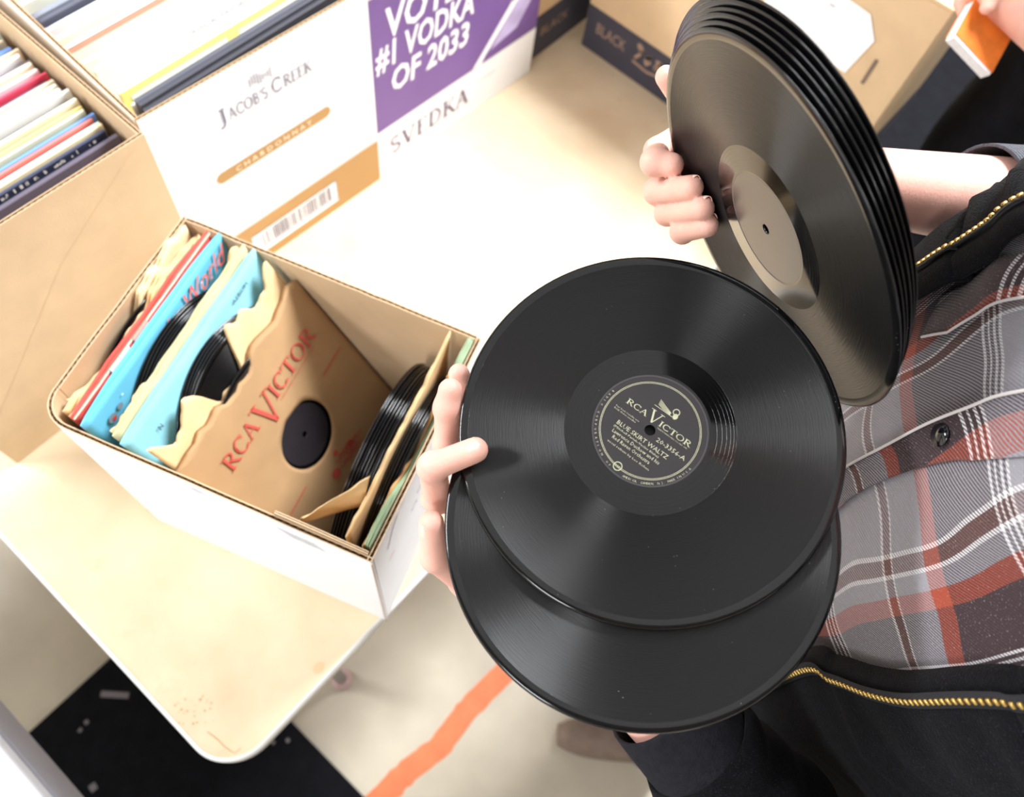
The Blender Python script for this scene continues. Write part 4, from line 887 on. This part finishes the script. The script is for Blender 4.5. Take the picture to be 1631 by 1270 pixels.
def plaid_mat():
    m = bpy.data.materials.new('plaid_flannel'); m.use_nodes = True; nt = m.node_tree; N = nt.nodes; L = nt.links; b = N['Principled BSDF']
    uv = N.new('ShaderNodeUVMap'); uv.uv_map = 'UVMap'; sx = N.new('ShaderNodeSeparateXYZ'); L.new(uv.outputs[0], sx.inputs[0])
    nz = N.new('ShaderNodeTexNoise'); nz.inputs['Scale'].default_value = 9; nz.inputs['Detail'].default_value = 1; L.new(uv.outputs[0], nz.inputs['Vector'])
    wob = mth(nt, 'MULTIPLY', mth(nt, 'SUBTRACT', nz.outputs[0], .5), .02)
    def axis(src, per, ph, stops):
        p = mth(nt, 'FRACT', mth(nt, 'ADD', mth(nt, 'DIVIDE', mth(nt, 'ADD', src, wob), per), ph))
        r = N.new('ShaderNodeValToRGB'); r.color_ramp.interpolation = 'CONSTANT'; el = r.color_ramp.elements
        el[0].position = 0; el[0].color = stops[0][1]; el[1].position = stops[1][0]; el[1].color = stops[1][1]
        for q, c in stops[2:]: e_ = el.new(q); e_.color = c
        L.new(p, r.inputs[0]); return r.outputs[0]
    G, Wt, Rs, Br, Dk = S(150, 148, 156), S(226, 224, 228), S(158, 72, 52), S(110, 80, 76), S(58, 44, 48)
    suA = [(0, G), (.255, Wt), (.272, Br), (.322, Wt), (.338, G), (.405, Rs), (.48, Dk), (.70, Wt), (.712, Dk), (.728, Wt), (.740, Dk), (.756, Wt), (.768, Dk), (.784, Wt), (.796, G)]
    suB = [(0, G), (.292, Wt), (.302, Br), (.336, Wt), (.346, G), (.50, Rs), (.57, Dk), (.87, Wt), (.880, Dk), (.895, Wt), (.905, Dk), (.92, Wt), (.93, Dk), (.945, Wt), (.955, G)]
    ca = axis(mth(nt, 'ABSOLUTE', mth(nt, 'SUBTRACT', sx.outputs[0], .02)), .15, 0.0, suA); cb = axis(sx.outputs[1], .215, .666, suB)
    tw = mth(nt, 'SINE', mth(nt, 'MULTIPLY', mth(nt, 'ADD', sx.outputs[0], mth(nt, 'MULTIPLY', sx.outputs[1], .8)), 2 * math.pi / .0021))
    n2 = N.new('ShaderNodeTexNoise'); n2.inputs['Scale'].default_value = 900; n2.inputs['Detail'].default_value = 2; L.new(uv.outputs[0], n2.inputs['Vector'])
    fac = mth(nt, 'ADD', mth(nt, 'MULTIPLY', tw, .42), mth(nt, 'ADD', mth(nt, 'MULTIPLY', n2.outputs[0], .5), .25), clamp=True)
    col = mixc(nt, fac, ca, cb)
    fz = mth(nt, 'GREATER_THAN', n2.outputs[0], .66)
    L.new(mixc(nt, mth(nt, 'MULTIPLY', fz, .30), col, S(214, 210, 216)), b.inputs['Base Color'])
    b.inputs['Roughness'].default_value = .9; b.inputs['Specular IOR Level'].default_value = .15; b.inputs['Sheen Weight'].default_value = .15
    bp = N.new('ShaderNodeBump'); bp.inputs['Strength'].default_value = .35; bp.inputs['Distance'].default_value = .0008; L.new(mth(nt, 'ADD', tw, n2.outputs[0]), bp.inputs['Height']); L.new(bp.outputs[0], b.inputs['Normal'])
    return m
PL_U, PL_V = .30, .10
plaid = plaid_mat()
def jacket_mat():
    m = mat('black_fleece', S(11, 11, 15), 0.9, 0.35, 160, 0.5, 700, spec=0.12, sheen=.02); nt = m.node_tree; N = nt.nodes; L = nt.links; b = N['Principled BSDF']
    tc = N.new('ShaderNodeTexCoord'); n_ = N.new('ShaderNodeTexNoise'); n_.inputs['Scale'].default_value = 800; n_.inputs['Detail'].default_value = 3; L.new(tc.outputs['Object'], n_.inputs['Vector'])
    f = mth(nt, 'GREATER_THAN', n_.outputs[0], .64); old = b.inputs['Base Color'].links[0].from_socket
    L.new(mixc(nt, mth(nt, 'MULTIPLY', f, .4), old, S(52, 56, 72)), b.inputs['Base Color']); return m
jackM = jacket_mat()
def rib_mat():
    m = mat('ribbed_cuff_knit', S(74, 74, 82), 0.9, spec=0.15); nt = m.node_tree; N = nt.nodes; L = nt.links; b = N['Principled BSDF']
    uv = N.new('ShaderNodeUVMap'); sx = N.new('ShaderNodeSeparateXYZ'); L.new(uv.outputs[0], sx.inputs[0])
    w_ = mth(nt, 'SINE', mth(nt, 'MULTIPLY', sx.outputs[1], 2 * math.pi / .0032)); n_ = N.new('ShaderNodeTexNoise'); n_.inputs['Scale'].default_value = 500; L.new(uv.outputs[0], n_.inputs['Vector'])
    L.new(mixc(nt, mth(nt, 'ADD', mth(nt, 'MULTIPLY', w_, .25), mth(nt, 'MULTIPLY', n_.outputs[0], .9), clamp=True), S(40, 40, 46), S(104, 104, 112)), b.inputs['Base Color'])
    bp = N.new('ShaderNodeBump'); bp.inputs['Strength'].default_value = .5; bp.inputs['Distance'].default_value = .001; L.new(w_, bp.inputs['Height']); L.new(bp.outputs[0], b.inputs['Normal']); return m
ribM = rib_mat()
def uvgrid(name, P, UV, mats, parent, thick=0.0, off=1, smooth=True):
    m = M(); m.grid(P); o = build(name, m, mats, parent, None, smooth)
    c = len(P[0]); lay = o.data.uv_layers.new(name='UVMap'); flat = [uv for row in UV for uv in row]
    for p in o.data.polygons:
        for li, vi in zip(p.loop_indices, p.vertices): lay.data[li].uv = flat[vi]
    if thick: solid(o, thick, off)
    return o
# shirt
def shirt_off(th, z):
    q = Vector((th * 1.5, z * 5.0, 3.3)); d_ = .0045 * noise.noise(q) + .0030 * noise.noise(q * 2.6)
    f_ = math.sin((th * .22 + z * .55) * 38 + 2.2 * noise.noise(q * 1.4)); d_ += .0022 * f_ * abs(f_)
    return .008 + d_
P, UV = [], []
NZ, NT = 150, 190
for i in range(NZ + 1):
    z = -.02 + (.80 + .02) * i / NZ; row, ur = [], []
    for j in range(NT + 1):
        th = math.radians(-120 + 240 * j / NT); row.append(TS(th, z, shirt_off(th, z)))
        ur.append((th * .172 + .006 * noise.noise(Vector((th * 2, z * 8, 1))), z + .012 * noise.noise(Vector((th * 3, z * 6, 6)))))
    P.append(row); UV.append(ur)
shirt = uvgrid('plaid_shirt', P, UV, plaid, person, .0012)
bk = M(); Pb = [[TS(math.radians(118 + 124 * j / 24), -.02 + .82 * i / 30, .008) for j in range(25)] for i in range(31)]
ub = [[(math.radians(118 + 124 * j / 24) * .172, -.02 + .82 * i / 30) for j in range(25)] for i in range(31)]
uvgrid('shirt_back', Pb, ub, plaid, person, .0012)
def fit_line(pts, off=.01):
    H = [hit(px, py, off) for px, py in pts]; z = np.array([h[2] for h in H]); th = np.array([h[1] for h in H])
    return np.poly1d(np.polyfit(z, th, 1 if len(pts) < 4 else 2)), z
upL, zu = fit_line([(1362, 750), (1430, 712), (1497, 676), (1631, 630)]); loL, zl = fit_line([(1372, 785), (1422, 756), (1497, 739), (1631, 727)])
P, UV = [], []
for i in range(91):
    z = .34 + .44 * i / 90; zc = min(max(z, .44), .74); a, b = float(loL(zc)), float(upL(zc)); row, ur = [], []
    for j in range(9):
        t = j / 8; th = a + (b - a) * t; lift = .0035 + .0045 * t ** 3
        row.append(TS(th, z, shirt_off(th, z) + lift)); ur.append((th * .172 + .02 + .066, z + .012))
    P.append(row); UV.append(ur)
plk = uvgrid('button_placket', P, UV, plaid, person, .0014)
white_trim = mat('pale_seam_thread', S(206, 200, 200), .9)
m = M(); m.tube([TS(float(upL(min(max(z, .44), .74))), z, shirt_off(float(upL(min(max(z, .44), .74))), z) + .0088) for z in np.linspace(.42, .76, 60)], .0011, 6); build('placket_seam', m, white_trim, plk, smooth=True)
btnM = mat('black_button', S(14, 14, 20), 0.12, spec=.7)
def button_mesh():
    m = M(); m.lathe([(.0001, .0014), (.0045, .0013), (.0056, .0024), (.0070, .0026), (.0078, .0016), (.0078, 0), (.0001, -.0004)], 36)
    for sx_ in (-1, 1):
        for sy_ in (-1, 1): disc2(m, .0018 * sx_, .0018 * sy_, .0007, .0016, 8)
    return m
hb = hit(1500, 693, .014)
bme = None
for dz in (0, -.20, .10):
    z = max(hb[2] + dz, .36); th = (float(upL(min(max(z, .44), .74))) + float(loL(min(max(z, .44), .74)))) / 2 + (.01 if dz == 0 else 0)
    p = TS(th, z, shirt_off(th, z) + .0072); t1 = (TS(th + .02, z, .01) - TS(th - .02, z, .01)).normalized(); t2 = (TS(th, z + .01, .01) - TS(th, z - .01, .01)).normalized()
    if bme is None: o = build('button', button_mesh(), btnM, person, fr(p, t1, t2), smooth=True); bme = o.data
    else: link('button', bme, person, fr(p, t1, t2))
fp_ = [hit(px, py, .012) for px, py in ((1466, 536), (1508, 530), (1560, 498), (1631, 474))]
P, UV = [], []
for i in range(31):
    t = i / 30 * 3; k = min(int(t), 2); q0_, q1_ = fp_[k], fp_[k + 1]; th = q0_[1] + (q1_[1] - q0_[1]) * (t - k); z = q0_[2] + (q1_[2] - q0_[2]) * (t - k)
    row, ur = [], []
    for j in range(10):
        a = th + .20 * j / 9; row.append(TS(a, z + .01 * j / 9, shirt_off(a, z) + .006 - .0035 * (j / 9))); ur.append((a * .172 + .02, z * .9 + .05))
    P.append(row); UV.append(ur)
pk = uvgrid('pocket_flap', P, UV, plaid, person, .0016)
m = M(); m.tube([r[0] for r in P], .0010, 6); build('flap_seam', m, white_trim, pk, smooth=True)
# jacket front panels with brass zips
def smooth_path(pts, n):
    pts = [Vector(p) for p in pts]; out = []
    for i in range(len(pts) - 1):
        p0, p1, p2, p3 = pts[max(i - 1, 0)], pts[i], pts[i + 1], pts[min(i + 2, len(pts) - 1)]
        for k in range(n):
            t = k / n; out.append(.5 * ((2 * p1) + (p2 - p0) * t + (2 * p0 - 5 * p1 + 4 * p2 - p3) * t * t + (3 * p1 - p0 - 3 * p2 + p3) * t ** 3))
    return out + [pts[-1]]
zl_px = [(1270, 1068), (1330, 1078), (1390, 1099), (1450, 1110), (1530, 1108), (1600, 1109), (1640, 1114)]
ZL = [TS(math.radians(-40), -.05, .04), TS(math.radians(-32), .14, .034)] + [V(hit(px, py, .024)[0]) for px, py in zl_px] + [TS(math.radians(-38), .735, .03)]
zr_pd = [(1478, 426, .575), (1530, 395, .548), (1582, 361, .522), (1635, 322, .498)]
ZR = [TS(math.radians(48), -.05, .045), TS(math.radians(46), .2, .045), TS(math.radians(46), .45, .05)] + [V(atd(*q)) for q in zr_pd] + [TS(math.radians(50), .79, .035)]
jacket = None
def panel(ZP, sg):
    path = smooth_path(ZP, 9); P, UV = [], []
    for i, p in enumerate(path):
        z = p.z - T; d = (path[min(i + 1, len(path) - 1)] - path[max(i - 1, 0)]).normalized()
        th0 = math.atan2(float(np.dot(np.array(p) - TC, RW)), float(np.dot(np.array(p) - TC, FW)))
        s0 = TS(sg * math.radians(80), z, .034 + .006 * math.sin(z * 30)); s1 = TS(sg * math.radians(112), z, .03); s2 = TS(sg * math.radians(150), z, .03); s3 = TS(sg * math.radians(181), z, .03)
        outw = (s0 - p); outw = (outw - d * outw.dot(d)).normalized(); nrm = (V(TS(th0, z, .2)) - V(TS(th0, z, 0))).normalized()
        iw = .009 if sg < 0 else .026
        inn = p - outw * iw - nrm * .014; inn2 = p - outw * iw * .5 - nrm * .002
        wv = .004 * math.sin(i * .55) + .003 * noise.noise(p * 20)
        q1 = p + outw * .012 + nrm * .003; q2 = p.lerp(s0, .35) + nrm * (.016 + wv); q3 = p.lerp(s0, .68) + nrm * (.014 - wv)
        P.append([inn, inn2, p, q1, q2, q3, s0, s1, s2, s3]); UV.append([(k * .03, z) for k in range(10)])
    return path, P, UV
pathL, P, UV = panel(ZL, -1); jacket = uvgrid('jacket', P, UV, jackM, person, .003, 0)
pathR, P, UV = panel(ZR, 1); jr = uvgrid('jacket_front', P, UV, jackM, jacket, .003, 0)
def tooth_mesh():
    m = M(); m.box((-.0015, -.0022, -.0008), (.0015, .0022, .0018), 0, bev=.0010); return m
tapeM = mat('zip_tape', S(24, 24, 29), 0.8, .1, 200)
tooth0 = None
def zipper(path, sg, z0, z1):
    global tooth0
    acc = 0.0; tp_ = [[], []]
    for i in range(len(path) - 1):
        a, b = path[i], path[i + 1]; z = a.z - T
        d = (b - a).normalized(); s0 = TS(sg * math.radians(80), z, .034); outw = (s0 - a); outw = (outw - d * outw.dot(d)).normalized(); nrm = d.cross(outw).normalized()
        if nrm.dot(a - V(bp_(0, 0, z))) < 0: nrm = -nrm
        tp_[0].append(a - outw * .0055 + nrm * .0034); tp_[1].append(a + outw * .0050 + nrm * .0048)
        L_ = (b - a).length
        while acc < L_:
            p = a + d * acc
            if z0 < p.z - T < z1:
                F_ = fr(p + nrm * .0056 - outw * (.0035 if sg > 0 else 0), d, outw)
                if tooth0 is None: o = build('zipper_tooth', tooth_mesh(), brass, jacket, F_, smooth=True); tooth0 = o.data
                else: link('zipper_tooth', tooth0, jacket, F_)
            acc += .0052
        acc -= L_
    m = M(); m.grid([tp_[0], tp_[1]]); o = build('zipper_tape', m, tapeM, jacket, smooth=True); solid(o, .0008, 0)
zipper(pathL, -1, .30, .72); zipper(pathR, 1, .52, .80)
# sleeves: tubes with a ribbed cuff
def sleeve_tube(name, pts, rads, mt, nseg=10, wr=.0, seed=0):
    path = smooth_path(pts, nseg); rr = []
    n = len(path); P, UV = [], []; up = None; s_ = 0
    for i, p in enumerate(path):
        t = i / (n - 1) * (len(rads) - 1); k = min(int(t), len(rads) - 2); r = rads[k] + (rads[k + 1] - rads[k]) * (t - k)
        d = (path[min(i + 1, n - 1)] - path[max(i - 1, 0)]).normalized()
        if up is None: up = d.orthogonal().normalized()
        up = (up - d * up.dot(d)).normalized(); sd_ = d.cross(up); row, ur = [], []
        for j in range(41):
            a = 2 * math.pi * j / 40; q = r + wr * noise.noise(Vector((math.cos(a) * 1.5 + seed, math.sin(a) * 1.5, s_ * 26))) + wr * .6 * math.sin(s_ * 150 + 2 * math.sin(a))
            row.append(p + (up * math.cos(a) + sd_ * math.sin(a)) * q); ur.append((a * r, s_))
        P.append(row); UV.append(ur)
        if i < n - 1: s_ += (path[i + 1] - p).length
    return uvgrid(name, P, UV, mt, jacket, .0025, 0)
fa = lambda t: V(mixp(wrist_r, elbow_r, t))
c_a, c_b = fa(.45), fa(.72)
sleeve_tube('sleeve_cuff', [c_a, fa(.58), c_b], [.0445, .0475, .0500], ribM, 8)
ov = V(elbow_r) + (fa(1) - fa(.8)).normalized() * .02
sleeve_tube('jacket_sleeve', [fa(.66), fa(.85), ov, V(mixp(elbow_r, sh_r, .5)) + Vector((.02, 0, 0)), V(sh_r)], [.0530, .058, .062, .066, .070], jackM, 10, .004, 1)
fb = lambda t: V(mixp(wrist_l, elbow_l, t))
sleeve_tube('sleeve_cuff', [fb(.27), fb(.38), fb(.48)], [.0385, .0425, .0455], mat('black_rib_knit', S(30, 30, 36), .9, .2, 200, .4, 500, spec=.15), 8)
dl = (fb(1) - fb(.8)).normalized()
sleeve_tube('jacket_sleeve', [fb(.42), fb(.7), V(elbow_l) + dl * .02, V(mixp(elbow_l, sh_l, .5)), V(sh_l)], [.0475, .056, .063, .066, .070], jackM, 10, .004, 4)
m = M(); m.lathe([(.062, -.01), (.075, .02), (.085, .05), (.080, .06), (.070, .03), (.06, -.01)], 40); build('jacket_collar', m, jackM, jacket, Matrix.Translation(V(bp_(0, -.02, .79))), smooth=True)
# trousers, shoes, hair, eyes
denim = mat('dark_denim', S(40, 44, 62), .85, .15, 90, .3, 600)
for h_, k_, a_ in ((hip_r, kn_r, an_r), (hip_l, kn_l, an_l)):
    m = M(); m.tube(smooth_path([V(h_) + Vector((0, 0, .05)), V(h_), V(k_), V(a_) + Vector((0, 0, -.02))], 6), [.105 - .045 * i / 18 for i in range(19)], 24); build('trouser_leg', m, denim, person, smooth=True)
    m = M(); base = V(a_); base.z = 0
    G = []
    for i in range(13):
        t = i / 12; c_ = base + V(FW) * (-.075 + .27 * t); wdt = .043 * (1 - .5 * abs(2 * t - 1) ** 3.2); ht = .085 - .04 * t if t < .55 else .063 - .055 * (t - .55) ** 1.2
        G.append([c_ + V(RW) * (wdt * math.cos(math.radians(a))) + Vector((0, 0, .012 + max(0, ht * math.sin(math.radians(a))))) for a in range(0, 181, 15)] + [c_ + V(RW) * (-wdt * (1 - .25 * j)) + Vector((0, 0, .002)) for j in range(0, 9, 2)])
    m.grid(G, 0, True); m.f.append(tuple(range(len(G[0])))[::-1]); m.mi.append(0); n0_ = len(m.v) - len(G[0]); m.f.append(tuple(range(n0_, len(m.v)))); m.mi.append(0)
    build('shoe', m, mat('grey_brown_suede', S(128, 110, 100), .8, .15, 40), person, smooth=True)
m = M(); m.tube([V(bp_(0, -.005, .22)), V(bp_(0, -.005, .12)), V(bp_(0, -.005, .02))], [.15, .155, .14], 28); build('trouser_seat', m, denim, person, smooth=True)
Fh = Field(head - .17, head + .17, .007); Dh = Fh.ell(head + np.array([0, 0, .022]) - FW * .018, (.084, .102, .112), (RW, FW, (0, 0, 1)))
cut = (Fh.X - head[0]) * FW[0] + (Fh.Y - head[1]) * FW[1] - .062 + np.maximum(0, -(Fh.Z - head[2] - .035)) * 1.4
Dh = np.maximum(Dh, cut); hv, hf_ = Fh.mesh(Dh); np_mesh('hair', [(hv, hf_)], mat('dark_brown_hair', S(52, 38, 30), .6, .3, 120, .6, 300), person)
for sg in (-1, 1):
    m = M(); m.lathe([(.0001, .011), (.006, .0095), (.010, .005), (.0115, 0), (.010, -.005), (.0001, -.011)], 16); build('eye', m, mat('eye_white', S(235, 232, 228), .2), person, fr(V(head + RW * .030 * sg + FW * .086 + np.array([0, 0, .004])), V(RW), (0, 0, 1)), smooth=True)
# ------------------------------------------------------------------ second person in black behind the paper-marked carton
c2 = np.array([1.53, -.255, T]); F2 = np.array([0.0, 1.0, 0]); R2 = np.array([1.0, 0, 0])
def b2(r, f, z): return c2 + R2 * r + F2 * f + np.array([0, 0, z])
w2 = atd(1604, -22, .98); e2_ = atd(1790, 105, .97); s2r, s2l = b2(.17, -.02, .66), b2(-.17, -.02, .66); e2l = b2(.25, -.10, .38); w2l = b2(.24, -.08, .13)
item_c = atd(1556, 66, 1.0)
fg2 = []
for i in range(4):
    t = i / 3; fg2.append(([atd(1580 - 26 * t, -70 - 6 * t, 1.003), atd(1550 - 16 * t, -40 + 4 * t, 1.016), atd(1540 - 8 * t, 0 + 4 * t, 1.025), atd(1546 - 6 * t, 28 + 4 * t, 1.025)], [.0105, .0098, .009, .0082]))
th2 = [atd(1604, -62, 0.981), atd(1596, -36, 0.972), atd(1584, -12, 0.967), atd(1572, 12, 0.972)]
h2 = hand_field(.0030, fg2, w2, e2_, th2, .010, .036, .055)
lo, hi = bounds([b2(-.3, -.2, -.74), b2(.3, .25, .74), b2(0, 0, 1.08), e2_, e2l], .14); lo[2] = .01
Fd = Field(lo, hi, .011); AX2 = (R2, F2, (0, 0, 1))
tor = smin(Fd.ell(b2(0, 0, .48), (.17, .115, .25), AX2), Fd.ell(b2(0, -.01, .12), (.165, .115, .20), AX2), .07); tor = smin(tor, Fd.cap(s2r, s2l, .06, .06), .05)
hd2 = b2(.05, .02, .93)
D = smin(tor, Fd.cap(b2(0, -.01, .70), b2(.03, .0, .86), .056, .05), .03); D = smin(D, smin(Fd.ell(hd2, (.077, .097, .118), AX2), Fd.cap(hd2 + F2 * .09, hd2 + F2 * .112 + np.array([0, 0, -.03]), .009, .013), .012), .02)
for sg in (-1, 1): D = smin(D, Fd.ell(hd2 + R2 * .077 * sg, (.011, .02, .032), AX2), .008)
D = smin(D, Fd.cap(s2l, e2_, .05, .05), .03); D = smin(D, Fd.chain([s2r, e2l, w2l], [.05, .044, .028]), .03)
for k in range(4): D = smin(D, Fd.chain([w2l + np.array([-.012 + .005 * k, .03 - .02 * k, -.06]), w2l + np.array([-.012 + .005 * k, .036 - .022 * k, -.105]), w2l + np.array([.0 + .005 * k, .034 - .020 * k, -.145 + .012 * abs(k - 1.3)])], [.012, .0105, .009], .003), .004)
D = smin(D, Fd.cap(w2l, w2l + np.array([-.008, .0, -.06]), .030, .030), .015); D = smin(D, Fd.chain([w2l + np.array([0, .02, -.02]), w2l + np.array([.012, .045, -.055]), w2l + np.array([.016, .05, -.085])], [.014, .012, .009], .003), .008)
legs = None
for sg in (-1, 1):
    l = smin(Fd.cap(b2(.09 * sg, -.02, .06), b2(.11 * sg, 0, -.28), .082, .058), Fd.cap(b2(.11 * sg, 0, -.28), b2(.11 * sg, -.03, -.66), .056, .038), .03); legs = l if legs is None else np.minimum(legs, l)
    D = np.minimum(D, smin(l, Fd.cap(b2(.11 * sg, -.04, -.69), b2(.12 * sg, .10, -.705), .034, .026), .02))
p2 = np_mesh('person', [Fd.mesh(D), h2], skin); tag(p2, 'person in black clothes reaching a bare forearm past the paper-marked carton', 'person')
cl = smin(tor - .030, np.minimum(Fd.cap(s2l, mixp(s2l, e2_, .55), .070, .064), Fd.cap(s2r, mixp(s2r, e2l, .8), .070, .062)), .03); cl = np.maximum(cl, (T - .06) - Fd.Z)
black_cloth = mat('black_cotton', S(13, 13, 17), .9, .3, 40, .3, 200, spec=.1)
np_mesh('black_top', [Fd.mesh(cl)], black_cloth, p2)
tr = np.maximum(np.minimum(smin(legs - .018, Fd.ell(b2(0, -.01, .08), (.178, .128, .15), AX2), .05), 9), np.maximum(Fd.Z - (T + .07), .09 - Fd.Z)); np_mesh('trousers', [Fd.mesh(tr)], mat('charcoal_trousers', S(20, 20, 26), .9, .2, 60, .2, 300, spec=.1), p2)
for sg in (-1, 1):
    m = M(); q = b2(.115 * sg, .035, 0); m.box((q[0] - .047, q[1] - .14, .001), (q[0] + .047, q[1] + .15, .075), 0, bev=.03); build('shoe', m, mat('black_shoe', S(18, 18, 20), .5), p2, smooth=True)
Fh = Field(hd2 - .17, hd2 + .17, .008); Dh = Fh.ell(hd2 + np.array([0, -.018, .022]), (.085, .102, .112), AX2); Dh = np.maximum(Dh, (Fh.Y - hd2[1]) - .062 + np.maximum(0, -(Fh.Z - hd2[2] - .035)) * 1.4); np_mesh('hair', [Fh.mesh(Dh)], MATS['dark_brown_hair'], p2)
# the orange packet held in that hand
ix = c2w([.62, .40, .25]); iy = c2w([.55, -.62, .15])
pkt = thing('booklet', 'small orange covered booklet with white page edge, held by the person in black', 'booklet', fr(item_c, ix, iy))
wf = 1 if (fr(item_c, ix, iy).to_3x3() @ Vector((0, 0, 1))).dot(V(toC(item_c))) > 0 else -1
m = M(); m.box((-.036, -.026, -.0065), (.036, .030, .0065)); build('page_block', m, mat('white_pages', S(232, 230, 236), .7, .06, 200), pkt)
for zz in (-.0075, .0066):
    m = M(); m.box((-.037, -.022, zz), (.037, .031, zz + .0009)); build('cover', m, mat('orange_cover', S(226, 122, 40), .5, .12, 60), pkt)
m = M(); m.box((-.037, .031, -.0075), (.037, .032, .0075)); build('spine', m, MATS['orange_cover'], pkt)
